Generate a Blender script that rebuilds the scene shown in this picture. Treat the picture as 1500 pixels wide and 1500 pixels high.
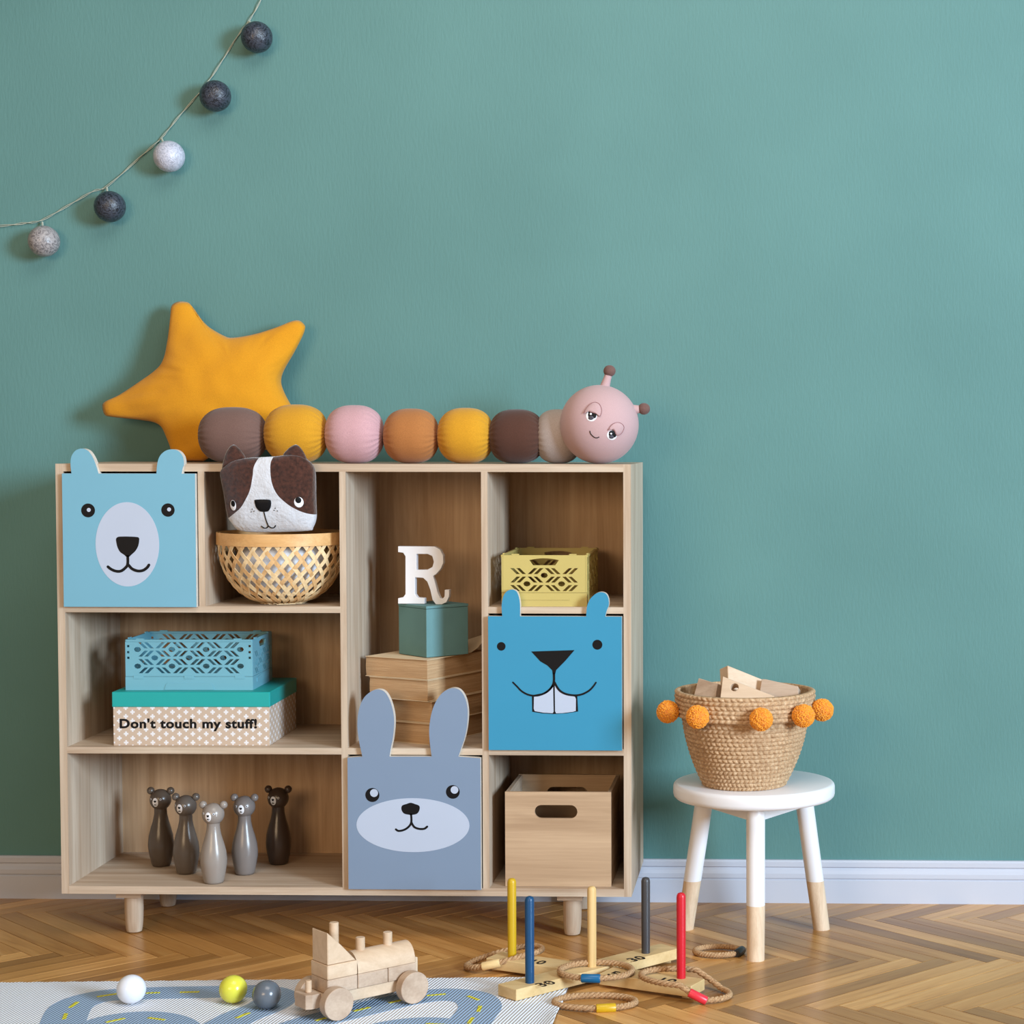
import bpy, bmesh, math, random
from mathutils import Vector, Matrix
from math import sin, cos, pi, radians, sqrt, atan2

sc = bpy.context.scene
for o in list(bpy.data.objects):
    bpy.data.objects.remove(o)
COL = sc.collection

def lin(c):
    c = c / 255.0
    return c / 12.92 if c <= .04045 else ((c + .055) / 1.055) ** 2.4
def rgb(r, g, b):
    return (lin(r), lin(g), lin(b), 1.0)

# ------------------------------------------------------------------ camera
cam_d = bpy.data.cameras.new('camera')
cam = bpy.data.objects.new('camera', cam_d)
COL.objects.link(cam)
CX, CY, CZ, YAW, PITCH, ROLL, FPX, PPX, PPY = 1.7679, -4.7442, 1.2352, -0.0212, -0.0456, 0.0009, 2881.9, 1086.2, 770.54
fw = Vector((sin(YAW) * cos(PITCH), cos(YAW) * cos(PITCH), sin(PITCH)))
rt = Vector((cos(YAW), -sin(YAW), 0))
up = rt.cross(fw)
rt2 = cos(ROLL) * rt + sin(ROLL) * up
up2 = -sin(ROLL) * rt + cos(ROLL) * up
m = Matrix((rt2, up2, -fw)).transposed().to_4x4()
m.translation = (CX, CY, CZ)
cam.matrix_world = m
cam_d.sensor_width = 36
cam_d.sensor_fit = 'HORIZONTAL'
cam_d.lens = FPX / 1500 * 36
cam_d.shift_x = (750 - PPX) / 1500
cam_d.shift_y = (PPY - 750) / 1500
cam_d.clip_end = 60
sc.camera = cam

# ------------------------------------------------------------------ light
vs = sc.view_settings
vs.view_transform = 'Standard'
vs.look = 'None'
vs.exposure = 0.0
vs.gamma = 1.0
vs.use_curve_mapping = False
w = bpy.data.worlds.new('room_ambience')
sc.world = w
w.use_nodes = True
w.node_tree.nodes['Background'].inputs[0].default_value = (1.0, .84, .68, 1)
w.node_tree.nodes['Background'].inputs[1].default_value = 0.20

def area(name, loc, target, sx, sy, power, color):
    d = bpy.data.lights.new(name, 'AREA')
    d.shape = 'RECTANGLE'
    d.size, d.size_y, d.energy, d.color = sx, sy, power, color
    o = bpy.data.objects.new(name, d)
    COL.objects.link(o)
    o.location = loc
    o.rotation_euler = (Vector(target) - Vector(loc)).to_track_quat('-Z', 'Y').to_euler()
    return o
area('window_daylight', (8.1, -6.3, 2.75), (0.9, .2, .8), 2.0, 2.6, 1290, (.64, .82, 1.0))
area('room_glow', (-0.8, -7.0, 2.3), (0.9, .2, .9), 2.6, 1.6, 146, (1.0, .72, .44))
area('overhead_fill', (1.5, -1.9, 3.6), (1.5, -.9, 0), 2.0, 1.6, 58, (1.0, .92, .82))  # added soft fill from above, brightens floor, rug, seat and upper wall

# ------------------------------------------------------------------ mesh helpers
WM = {}
def link(o, parent=None):
    COL.objects.link(o)
    if parent is not None:
        o.parent = parent
    return o
def thing(name, label, cat, loc, group=None):
    o = bpy.data.objects.new(name, None)
    link(o)
    o.empty_display_size = .05
    o.location = loc
    o['label'] = label
    o['category'] = cat
    if group:
        o['group'] = group
    WM[o] = Matrix.Translation(Vector(loc))
    return o
def tag(o, label, cat, group=None):
    o['label'] = label
    o['category'] = cat
    if group:
        o['group'] = group
    return o
def fin(name, bm, mat, parent=None, smooth=False, bevel=0, seg=1, label=None, kind=None, origin=None):
    """link a bmesh, given in world coordinates, as ONE mesh object under its parent"""
    if bevel:
        es = [e for e in bm.edges if len(e.link_faces) == 2 and e.calc_face_angle(0) > .5]
        bmesh.ops.bevel(bm, geom=es, offset=bevel, segments=seg, affect='EDGES', profile=.5, clamp_overlap=True)
    bmesh.ops.recalc_face_normals(bm, faces=bm.faces[:])
    if origin is None:
        vs_ = [v.co for v in bm.verts]
        lo = Vector([min(v[i] for v in vs_) for i in range(3)])
        hi = Vector([max(v[i] for v in vs_) for i in range(3)])
        origin = (lo + hi) / 2
    origin = Vector(origin)
    for v in bm.verts:
        v.co -= origin
    me = bpy.data.meshes.new(name)
    bm.to_mesh(me)
    bm.free()
    mats = mat if isinstance(mat, (list, tuple)) else [mat]
    for x in mats:
        me.materials.append(x)
    if smooth:
        for p in me.polygons:
            p.use_smooth = True
        if smooth != 'all':
            me.set_sharp_from_angle(angle=radians(40))
    o = bpy.data.objects.new(name, me)
    link(o, parent)
    mw = Matrix.Translation(origin)
    WM[o] = mw
    o.matrix_basis = (WM[parent].inverted() @ mw) if parent is not None else mw
    if label:
        o['label'] = label
    if kind:
        o['kind'] = kind
    return o
def copy_tree(o, parent=None):
    c = o.copy()
    COL.objects.link(c)
    c.parent = parent
    for ch in o.children:
        copy_tree(ch, c)
    return c
def B():
    return bmesh.new()
def box(bm, x0, x1, y0, y1, z0, z1, M=None):
    vs_ = [bm.verts.new((x, y, z)) for x in (x0, x1) for y in (y0, y1) for z in (z0, z1)]
    for f in ((0, 1, 3, 2), (4, 6, 7, 5), (0, 4, 5, 1), (2, 3, 7, 6), (0, 2, 6, 4), (1, 5, 7, 3)):
        bm.faces.new([vs_[i] for i in f])
    if M is not None:
        bmesh.ops.transform(bm, matrix=M, verts=vs_)
    return bm
def lathe(bm, prof, c=(0, 0, 0), n=32, M=None, cap=True):
    rings = []
    allv = []
    for r, z in prof:
        ring = [bm.verts.new((c[0] + r * cos(2 * pi * i / n), c[1] + r * sin(2 * pi * i / n), c[2] + z)) for i in range(n)]
        rings.append(ring)
        allv += ring
    for a, b in zip(rings, rings[1:]):
        for i in range(n):
            j = (i + 1) % n
            bm.faces.new((a[i], a[j], b[j], b[i]))
    if cap:
        bm.faces.new(rings[0][::-1])
        bm.faces.new(rings[-1])
    if M is not None:
        bmesh.ops.transform(bm, matrix=M, verts=allv)
    return bm
def sphere(bm, c, r, n=24, m=14, sc_=(1, 1, 1)):
    res = bmesh.ops.create_uvsphere(bm, u_segments=n, v_segments=m, radius=r)
    for v in res['verts']:
        v.co = Vector((v.co.x * sc_[0], v.co.y * sc_[1], v.co.z * sc_[2])) + Vector(c)
    return bm
def tube(bm, pts, r, n=8, closed=False, rs=None, cap=True):
    P = [Vector(p) for p in pts]
    N = len(P)
    rings = []
    nrm = None
    for i in range(N):
        if closed:
            t = (P[(i + 1) % N] - P[i - 1]).normalized()
        else:
            t = (P[min(i + 1, N - 1)] - P[max(i - 1, 0)]).normalized()
        if nrm is None:
            a = Vector((0, 0, 1)) if abs(t.z) < .9 else Vector((1, 0, 0))
            nrm = t.cross(a).normalized()
        else:
            nrm = (nrm - t * nrm.dot(t)).normalized()
        bn = t.cross(nrm)
        rr = rs[i] if rs else r
        rings.append([bm.verts.new(P[i] + rr * (cos(2 * pi * k / n) * nrm + sin(2 * pi * k / n) * bn)) for k in range(n)])
    for i in range(N if closed else N - 1):
        a, b = rings[i], rings[(i + 1) % N]
        sh = 0
        if closed and i == N - 1:
            sh = min(range(n), key=lambda s: (a[0].co - b[s].co).length)
        for k in range(n):
            bm.faces.new((a[k], a[(k + 1) % n], b[(k + 1 + sh) % n], b[(k + sh) % n]))
    if not closed and cap:
        bm.faces.new(rings[0][::-1])
        bm.faces.new(rings[-1])
    return bm
def catmull(pts, k=6, closed=False):
    P = [Vector(p) for p in pts]
    N = len(P)
    out = []
    for i in range(N if closed else N - 1):
        g = (lambda j: P[j % N]) if closed else (lambda j: P[max(0, min(N - 1, j))])
        a, b, c, d = g(i - 1), g(i), g(i + 1), g(i + 2)
        for s in range(k):
            t = s / k
            out.append(.5 * ((2 * b) + (c - a) * t + (2 * a - 5 * b + 4 * c - d) * t * t + (3 * b - a - 3 * c + d) * t ** 3))
    if not closed:
        out.append(P[-1])
    return out
def plate(bm, outer, holes, y0, y1, M=None, conv=None):
    """flat XZ shape with holes, thick from y0 to y1; conv maps (x, z, y) to a point"""
    conv = conv or (lambda x, z, y: (x, y, z))
    start = len(bm.verts)
    es = []
    newv = []
    for loop in [outer] + list(holes):
        vs_ = [bm.verts.new(conv(x, z, y0)) for x, z in loop]
        newv += vs_
        es += [bm.edges.new((vs_[i], vs_[(i + 1) % len(vs_)])) for i in range(len(vs_))]
    r = bmesh.ops.triangle_fill(bm, use_beauty=True, use_dissolve=False, edges=es)
    fs = [g for g in r['geom'] if isinstance(g, bmesh.types.BMFace)]
    r2 = bmesh.ops.extrude_face_region(bm, geom=fs)
    d = Vector(conv(0, 0, y1)) - Vector(conv(0, 0, y0))
    nv = [g for g in r2['geom'] if isinstance(g, bmesh.types.BMVert)]
    for v in nv:
        v.co += d
    if M is not None:
        bmesh.ops.transform(bm, matrix=M, verts=newv + nv)
    return bm
def stroke(pts, hw, k=5, taper=0):
    """outline polygon of a stroked 2-D curve with round ends"""
    P = catmull([(a, b, 0) for a, b in pts], k)
    L, Rr = [], []
    n = len(P)
    for i, p in enumerate(P):
        t = (P[min(i + 1, n - 1)] - P[max(i - 1, 0)]).normalized()
        nn = Vector((-t.y, t.x, 0))
        h = hw * (1 - taper * i / (n - 1))
        L.append(p + nn * h)
        Rr.append(p - nn * h)
    t = (P[-1] - P[-2]).normalized()
    nn = Vector((-t.y, t.x, 0))
    h = hw * (1 - taper)
    end = [P[-1] + h * (cos(a) * nn + sin(a) * t) for a in (pi / 4, pi / 2, 3 * pi / 4)]
    return [(v.x, v.y) for v in L + end + Rr[::-1]]
def ellipse(cx, cz, rx, rz=None, n=40):
    rz = rz or rx
    return [(cx + rx * cos(2 * pi * i / n), cz + rz * sin(2 * pi * i / n)) for i in range(n)]
def smooth_loop(pts, k=4):
    return [(v.x, v.y) for v in catmull([(a, b, 0) for a, b in pts], k, True)]
def inside(x, z, poly):
    c = False
    j = len(poly) - 1
    for i in range(len(poly)):
        xi, zi = poly[i]
        xj, zj = poly[j]
        if (zi > z) != (zj > z) and x < (xj - xi) * (z - zi) / (zj - zi) + xi:
            c = not c
        j = i
    return c

# ------------------------------------------------------------------ material helpers
def nt(name):
    mt = bpy.data.materials.new(name)
    mt.use_nodes = True
    t = mt.node_tree
    return mt, t, t.nodes['Principled BSDF']
def node(t, typ, **kw):
    n = t.nodes.new(typ)
    for k, v in kw.items():
        setattr(n, k, v)
    return n
def coords(t, scale=(1, 1, 1), loc=True):
    tc = node(t, 'ShaderNodeTexCoord')
    out = tc.outputs['Object']
    if loc:
        oi = node(t, 'ShaderNodeObjectInfo')
        ad = node(t, 'ShaderNodeVectorMath', operation='ADD')
        t.links.new(out, ad.inputs[0])
        t.links.new(oi.outputs['Location'], ad.inputs[1])
        out = ad.outputs[0]
    mp = node(t, 'ShaderNodeMapping')
    mp.inputs['Scale'].default_value = scale
    t.links.new(out, mp.inputs[0])
    return mp.outputs[0]
def noise(t, vec, scale, detail=3, rough=.5, dist=0):
    n = node(t, 'ShaderNodeTexNoise')
    n.inputs['Scale'].default_value = scale
    n.inputs['Detail'].default_value = detail
    n.inputs['Roughness'].default_value = rough
    n.inputs['Distortion'].default_value = dist
    t.links.new(vec, n.inputs['Vector'])
    return n.outputs['Fac']
def ramp(t, fac, stops):
    r = node(t, 'ShaderNodeValToRGB')
    e = r.color_ramp.elements
    while len(e) < len(stops):
        e.new(.5)
    for x, (p, c) in zip(e, stops):
        x.position = p
        x.color = c
    t.links.new(fac, r.inputs[0])
    return r.outputs[0]
def bump(t, b, height, strength=.2, dist=.002):
    n = node(t, 'ShaderNodeBump')
    n.inputs['Strength'].default_value = strength
    n.inputs['Distance'].default_value = dist
    t.links.new(height, n.inputs['Height'])
    t.links.new(n.outputs[0], b.inputs['Normal'])
def mul(c, k):
    return (min(1, c[0] * k), min(1, c[1] * k), min(1, c[2] * k), 1)
def paint(name, c, rough=.45, var=.04, spec=.4, bs=.05, bscale=60):
    mt, t, b = nt(name)
    v = coords(t)
    f = noise(t, v, 9, 3)
    t.links.new(ramp(t, f, [(.3, mul(c, 1 - var)), (.7, mul(c, 1 + var))]), b.inputs['Base Color'])
    b.inputs['Roughness'].default_value = rough
    b.inputs['Specular IOR Level'].default_value = spec
    if bs:
        bump(t, b, noise(t, v, bscale, 3), bs, .002)
    return mt
def wood(name, dark, light, axis='x', rough=.55, stretch=1.6, across=26, spec=.3, fine=.35):
    mt, t, b = nt(name)
    s = [across] * 3
    s['xyz'.index(axis)] = stretch
    v = coords(t, s)
    f1 = noise(t, v, 1, 5, .6, .6)
    c1 = ramp(t, f1, [(.28, dark), (.5, tuple((a + c) / 2 for a, c in zip(dark, light))), (.72, light)])
    s2 = [across * 9] * 3
    s2['xyz'.index(axis)] = stretch * 3
    v2 = coords(t, s2)
    f2 = noise(t, v2, 1, 3, .6)
    c2 = ramp(t, f2, [(.35, (.72, .68, .64, 1)), (.65, (1, 1, 1, 1))])
    mx = node(t, 'ShaderNodeMix', data_type='RGBA', blend_type='MULTIPLY')
    mx.inputs[0].default_value = fine
    t.links.new(c1, mx.inputs[6])
    t.links.new(c2, mx.inputs[7])
    t.links.new(mx.outputs[2], b.inputs['Base Color'])
    b.inputs['Roughness'].default_value = rough
    b.inputs['Specular IOR Level'].default_value = spec
    bump(t, b, f2, .08, .001)
    return mt
def fabric(name, c, scale=420, var=.08, rough=.9, bs=.25, wrinkle=.0, sheen=.15):
    mt, t, b = nt(name)
    v = coords(t)
    f = noise(t, v, scale, 2)
    g = noise(t, v, 14, 4)
    ad = node(t, 'ShaderNodeMath', operation='ADD')
    t.links.new(f, ad.inputs[0])
    t.links.new(g, ad.inputs[1])
    t.links.new(ramp(t, ad.outputs[0], [(.6, mul(c, 1 - var)), (1.0, mul(c, 1 + var))]) if False else ramp(t, f, [(.3, mul(c, 1 - var)), (.7, mul(c, 1 + var))]), b.inputs['Base Color'])
    b.inputs['Roughness'].default_value = rough
    b.inputs['Specular IOR Level'].default_value = .15
    b.inputs['Sheen Weight'].default_value = sheen
    if wrinkle:
        mm = node(t, 'ShaderNodeMath', operation='MULTIPLY_ADD')
        mm.inputs[1].default_value = wrinkle
        t.links.new(g, mm.inputs[0])
        t.links.new(f, mm.inputs[2])
        bump(t, b, mm.outputs[0], bs, .004)
    else:
        bump(t, b, f, bs, .002)
    return mt

PALE_D, PALE_L = rgb(168, 141, 116), rgb(210, 193, 172)
M_wx = wood('pale_wood_grain_along', PALE_D, PALE_L, 'x')
M_wy = wood('pale_wood_grain_deep', PALE_D, PALE_L, 'y')
M_wz = wood('pale_wood_grain_upright', PALE_D, PALE_L, 'z')
M_back = wood('back_panel_wood', rgb(164, 130, 96), rgb(206, 174, 140), 'z', across=20)
M_beech = wood('beech_toy_wood', rgb(196, 166, 136), rgb(220, 194, 166), 'x', across=18, rough=.5, fine=.2)
M_beech2 = wood('greyish_beech_wood', rgb(172, 146, 124), rgb(202, 178, 156), 'x', across=22, rough=.55, fine=.3)
M_pine = wood('pine_board_wood', rgb(198, 164, 110), rgb(226, 198, 148), 'x', across=16, rough=.5, fine=.2)
M_black = paint('black_face_paint', rgb(10, 11, 15), .5, .02, .2, 0)
M_facewhite = paint('pale_grey_face_paint', rgb(176, 186, 204), .45, .01, .4, 0)
M_white = paint('white_lacquer', rgb(228, 226, 228), .35, .01, .5, .02)
M_cord = paint('clear_cord_plastic', rgb(166, 172, 158), .3, .05, .5, 0)

# outlines, in metres (X, Z)
BEAR={'ears':[[(0.0439,1.1434),(0.0419,1.1663),(0.0445,1.1849),(0.0548,1.1992),(0.0708,1.2041),(0.0851,1.1984),(0.0959,1.1835),(0.1034,1.1649),(0.1097,1.1435)],[(0.2511,1.1436),(0.2534,1.1666),(0.2594,1.1852),(0.2725,1.198),(0.2884,1.2024),(0.3042,1.1986),(0.3155,1.1852),(0.3182,1.1666),(0.3152,1.158),(0.3122,1.1437)]],'muzzle':(0.1781,0.972,0.0777,0.1024),'eyes':[(0.0833,1.0542,0.0168),(0.2782,1.0554,0.0162)],'glints':[(0.0851,1.0554,0.0048),(0.2811,1.0569,0.0048)],'nose':[(0.1508,0.9852),(0.155,0.9898),(0.1631,0.9909),(0.1804,0.991),(0.202,0.9899),(0.2069,0.987),(0.2071,0.9815),(0.2047,0.9686),(0.1973,0.9557),(0.187,0.9464),(0.1826,0.9421),(0.1751,0.9421),(0.1705,0.9464),(0.1602,0.9536),(0.154,0.9656),(0.1513,0.9771)],'mouth':[[(0.1786,0.9455),(0.1783,0.924),(0.1721,0.9145),(0.1619,0.9073),(0.1504,0.9067),(0.1388,0.9109),(0.13,0.9175)],[(0.1783,0.924),(0.1823,0.9197),(0.1895,0.9125),(0.2024,0.9076),(0.2154,0.9088),(0.2256,0.9155),(0.2303,0.9221)]],'rect':[(0.0165,1.1433),(0.3438,1.1438),(0.3429,0.8193),(0.0183,0.8185)]}
BEAVER={'ears':[[(1.0889,0.799),(1.0874,0.8231),(1.0906,0.8448),(1.0984,0.8587),(1.1108,0.8643),(1.1231,0.8603),(1.1296,0.8449),(1.132,0.8263),(1.1318,0.7991)],[(1.2922,0.7996),(1.2944,0.8237),(1.3022,0.8422),(1.3155,0.8546),(1.3278,0.8587),(1.3401,0.8547),(1.3463,0.8424),(1.3469,0.8269),(1.3422,0.8146),(1.3382,0.7997)]],'eyes':[(1.0861,0.7266,0.0104),(1.3192,0.7313,0.012)],'nose':[(1.159,0.7144),(1.2638,0.7181),(1.2415,0.6921),(1.2192,0.6694),(1.2167,0.6594),(1.2108,0.6594),(1.2099,0.6687),(1.1982,0.6805),(1.1812,0.6903)],'mouth':[[(1.2136,0.6625),(1.2135,0.6408),(1.2073,0.6268),(1.1933,0.6144),(1.1731,0.6072),(1.153,0.6087),(1.136,0.6173),(1.1237,0.6296),(1.1141,0.6392)],[(1.2141,0.6408),(1.2258,0.6216),(1.2412,0.6118),(1.2629,0.6081),(1.2815,0.6107),(1.2985,0.6194),(1.3093,0.6303),(1.3158,0.6396)]],'tooth_back':[(1.1601,0.6081),(1.1606,0.5677),(1.1854,0.5638),(1.2132,0.5623),(1.2442,0.5643),(1.2721,0.5688),(1.27,0.6085),(1.2412,0.613),(1.2258,0.6238),(1.2141,0.6408),(1.2073,0.6268),(1.1933,0.6144)],'teeth':[[(1.2116,0.6352),(1.2011,0.6206),(1.1855,0.6097),(1.1651,0.604),(1.1644,0.5755),(1.1668,0.5693),(1.1885,0.5656),(1.2101,0.5645),(1.2126,0.5679)],[(1.2156,0.6328),(1.2258,0.6185),(1.2412,0.6093),(1.2644,0.6047),(1.2669,0.5991),(1.2665,0.5703),(1.2597,0.5681),(1.2349,0.5649),(1.2185,0.5642),(1.2163,0.5695)]],'rect':[(1.0533,0.7998),(1.3798,0.8008),(1.3801,0.4738),(1.0532,0.4724)]}
BUNNY={'ears':[[(0.7462,0.4565),(0.7389,0.4912),(0.7347,0.529),(0.7377,0.5668),(0.7492,0.5971),(0.7663,0.6141),(0.7852,0.6206),(0.8021,0.6143),(0.8144,0.5936),(0.8225,0.5634),(0.8242,0.537),(0.8209,0.5029),(0.8162,0.4802),(0.8123,0.4567)],[(0.9153,0.4572),(0.9106,0.4957),(0.9101,0.5297),(0.9168,0.5675),(0.9301,0.5978),(0.9472,0.6167),(0.9679,0.6243),(0.9856,0.6187),(0.9983,0.598),(1.0037,0.5679),(1.0017,0.5339),(0.9959,0.5037),(0.9871,0.4772),(0.9805,0.4575)]],'muzzle':(0.8685,0.2891,0.138,0.0662),'eyes':[(0.77,0.3626,0.0171),(0.9665,0.3711,0.0167)],'glints':[(0.7742,0.3676,0.0097),(0.9706,0.3761,0.0093)],'nose':[(0.8408,0.3281),(0.8428,0.3372),(0.853,0.341),(0.8632,0.3441),(0.8738,0.3411),(0.8843,0.3366),(0.885,0.3272),(0.8793,0.3177),(0.8679,0.3146),(0.8585,0.3149),(0.8464,0.3182)],'mouth':[[(0.8642,0.3176),(0.8648,0.2967),(0.8583,0.2853),(0.8469,0.2776),(0.8337,0.2749),(0.8269,0.2787)],[(0.8648,0.2967),(0.8715,0.2854),(0.8828,0.2805),(0.8961,0.2806),(0.9036,0.2859)]],'rect':[(0.7066,0.457),(1.0337,0.4585),(1.0331,0.1305),(0.7076,0.1286)]}
DOG={'outline':[(0.4133,1.1471),(0.425,1.1614),(0.448,1.1756),(0.4796,1.1819),(0.5082,1.1837),(0.5454,1.1857),(0.5769,1.1894),(0.6084,1.1878),(0.6283,1.1758),(0.641,1.156),(0.6406,1.119),(0.6382,1.0734),(0.637,1.0363),(0.6282,1.0135),(0.6153,1.0049),(0.5293,1.0013),(0.4548,1.0032),(0.4349,1.0203),(0.4242,1.0388),(0.4211,1.073),(0.4173,1.1129)],'ears':[[(0.42,1.1497),(0.4238,1.1811),(0.4326,1.2011),(0.4428,1.2125),(0.4528,1.2126),(0.467,1.1983),(0.4769,1.1798),(0.4696,1.1669)],[(0.5674,1.1856),(0.5761,1.2013),(0.5906,1.2121),(0.6021,1.2133),(0.6134,1.2013),(0.6233,1.1814),(0.6268,1.1642),(0.5987,1.1614)]],'white_l':[(0.515,1.1873),(0.5033,1.1619),(0.5002,1.1392),(0.4928,1.108),(0.4797,1.0825),(0.4623,1.0598),(0.4293,1.037)],'white_r':[(0.5497,1.1888),(0.5438,1.1676),(0.5457,1.1279),(0.5567,1.0968),(0.5765,1.0741),(0.5991,1.0586),(0.6218,1.0487),(0.6488,1.0436)],'eyes':[(0.4467,1.0683,0.0079,0.0127),(0.6064,1.0762,0.0107,0.0127)],'pupils':[(0.4474,1.0725,0.0056,0.0076),(0.6059,1.0813,0.007,0.0076)],'nose':[(0.5018,1.0774),(0.5053,1.0825),(0.5367,1.0826),(0.5417,1.0775),(0.5399,1.0656),(0.535,1.0571),(0.5292,1.0534),(0.5141,1.0536),(0.5079,1.0584),(0.5037,1.0655)],'mouth':[[(0.5221,1.0542),(0.5242,1.0343),(0.5275,1.0179)],[(0.5104,1.0181),(0.516,1.013),(0.5231,1.0136),(0.5277,1.0182),(0.5331,1.0139),(0.5402,1.0139),(0.5454,1.0196)]],'freckles':[(0.4942,1.0593),(0.4908,1.0527),(0.4979,1.0542),(0.5501,1.0619),(0.5467,1.0565),(0.5546,1.0551)]}
STAR=[(0.1695,1.5707),(0.1771,1.5805),(0.1921,1.5854),(0.2119,1.5834),(0.2218,1.5756),(0.234,1.5583),(0.2634,1.5239),(0.3079,1.4968),(0.3351,1.4904),(0.3924,1.5002),(0.4472,1.5174),(0.4871,1.5336),(0.5069,1.5351),(0.5207,1.5238),(0.5226,1.5139),(0.5165,1.4943),(0.4962,1.4524),(0.4709,1.4081),(0.4622,1.3785),(0.4704,1.3513),(0.4899,1.3168),(0.5144,1.2748),(0.5289,1.2353),(0.5261,1.2007),(0.5036,1.1858),(0.4638,1.1907),(0.4142,1.203),(0.3545,1.2154),(0.3145,1.2005),(0.2743,1.1732),(0.2442,1.1583),(0.2093,1.1607),(0.1895,1.1756),(0.1799,1.2053),(0.1702,1.23),(0.1581,1.2548),(0.1358,1.2696),(0.091,1.277),(0.0212,1.2844),(0.0053,1.2903),(-0.0009,1.3091),(0.0043,1.323),(0.042,1.3413),(0.0973,1.3784),(0.1376,1.408),(0.1553,1.4302),(0.1633,1.4721),(0.1682,1.5461)]
SEGS=[(0.3111,0.4806,1.3055,1.1711),(0.4755,0.6328,1.3124,1.1713),(0.6277,0.7729,1.3108,1.1715),(0.7728,0.911,1.3024,1.1717),(0.9076,1.0473,1.3042,1.1718),(1.0354,1.175,1.3008,1.172),(1.1494,1.2668,1.3009,1.1721)]
HEAD={'head':(1.3146,1.264,0.0922),'eyes':[(1.3042,1.2843,0.0136),(1.3527,1.2373,0.0116)],'lids':[[(1.2848,1.2891),(1.2921,1.2974),(1.3018,1.2935),(1.3163,1.2891),(1.3251,1.2829),(1.329,1.2974),(1.3237,1.3119),(1.3116,1.3177),(1.2994,1.3119),(1.2896,1.2998)],[(1.3444,1.249),(1.3512,1.2553),(1.359,1.248),(1.3648,1.2369),(1.3755,1.2417),(1.3819,1.2563),(1.3756,1.2659),(1.3649,1.2684),(1.3527,1.262)]],'mouth':[(1.3007,1.248),(1.3026,1.2407),(1.3104,1.2329),(1.3172,1.231),(1.323,1.2334)],'ant':[[(1.3277,1.3526),(1.3347,1.3845),(1.3401,1.3953)],[(1.3878,1.295),(1.4149,1.2995),(1.4248,1.3024)]]}
RL=[(0.8046,0.9566),(0.8983,0.9567),(0.9125,0.9494),(0.9203,0.9342),(0.9207,0.9158),(0.9138,0.9001),(0.9016,0.8869),(0.8942,0.8827),(0.8988,0.8685),(0.9055,0.8422),(0.9117,0.8275),(0.918,0.8254),(0.9234,0.8317),(0.924,0.8485),(0.9356,0.8486),(0.9349,0.8317),(0.928,0.817),(0.9159,0.8117),(0.9011,0.8117),(0.8922,0.8237),(0.8871,0.8474),(0.8793,0.8684),(0.8689,0.8779),(0.8478,0.8789),(0.8475,0.8368),(0.8538,0.8284),(0.8722,0.8274),(0.8721,0.8126),(0.8036,0.8124),(0.8037,0.8261),(0.8169,0.8288),(0.8228,0.8367),(0.8234,0.9314),(0.8177,0.9403),(0.8045,0.9418)]
RH=[(0.8519,0.9377),(0.8808,0.9378),(0.8924,0.9326),(0.8965,0.9184),(0.8927,0.9053),(0.8795,0.8984),(0.8516,0.8978)]
CORD=[(0.4339,2.4518),(0.3987,2.3726),(0.368,2.3208),(0.3375,2.2814),(0.2812,2.1949),(0.2402,2.1404),(0.1789,2.0711),(0.1328,2.0165),(0.0818,1.9718),(-0.0103,1.8922),(-0.051,1.8773),(-0.1174,1.84),(-0.1864,1.8026),(-0.2296,1.7952),(-0.2957,1.7877),(-0.4075,1.7819)]
BULBS=[(0.3981,2.2698),(0.288,2.1186),(0.165,1.9629),(0.0077,1.833),(-0.1672,1.7434)]
HOOKS=[(0.3707,2.3172),(0.2611,2.1609),(0.135,2.014),(-0.012,1.887),(-0.1842,1.7965)]
ROADS=[[(0.295,-0.8053),(0.2563,-0.6886),(0.2366,-0.5747),(0.2752,-0.5062),(0.3581,-0.483),(0.4904,-0.4691),(0.6022,-0.461),(0.6556,-0.4969),(0.6566,-0.5696),(0.6182,-0.6555),(0.588,-0.7752)],[(0.3518,-0.8266),(0.3463,-0.7105),(0.4105,-0.6654),(0.4859,-0.6975),(0.5528,-0.799)],[(0.7247,-0.7857),(0.7731,-0.6954),(0.8539,-0.6052),(0.9532,-0.5107),(1.0223,-0.4774),(1.0858,-0.497),(1.1156,-0.5635),(1.1135,-0.6532),(1.1065,-0.7857)],[(0.8767,-0.8364),(0.9389,-0.7341),(1.0169,-0.6943),(1.1213,-0.7203)]]
# ================================================================== THE SETTING
# wall
mt, t, b = nt('teal_wall_paint')
v = coords(t, (1, 1, .22))
f = noise(t, v, 160, 4, .6)
g = noise(t, coords(t), 2.5, 3)
t.links.new(ramp(t, g, [(.3, rgb(86, 127, 124)), (.7, rgb(91, 133, 130))]), b.inputs['Base Color'])
b.inputs['Roughness'].default_value = .55
b.inputs['Specular IOR Level'].default_value = .3
bump(t, b, f, .35, .0025)
M_wall = mt
WALL_Y = .437
bm = box(B(), -3.2, 5.6, WALL_Y, WALL_Y + .15, 0, 3.3)
wall = fin('wall_back', bm, M_wall, kind='structure')

# baseboard: moulded profile, extruded along the wall
prof = [(0, 0), (-.020, 0), (-.020, .060), (-.016, .063), (-.019, .067), (-.019, .078), (-.013, .086), (-.010, .093), (-.014, .096), (-.014, .108), (-.010, .113), (0, .113)]
bm = B()
rows = [[bm.verts.new((x, WALL_Y + y, z)) for y, z in prof] for x in (-3.2, 5.6)]
n = len(prof)
for i in range(n):
    j = (i + 1) % n
    bm.faces.new((rows[0][i], rows[0][j], rows[1][j], rows[1][i]))
bm.faces.new(rows[0])
bm.faces.new(rows[1][::-1])
fin('baseboard_back', bm, paint('white_trim_paint', rgb(186, 190, 202), .4, .01, .4, .03), kind='structure')

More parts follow.
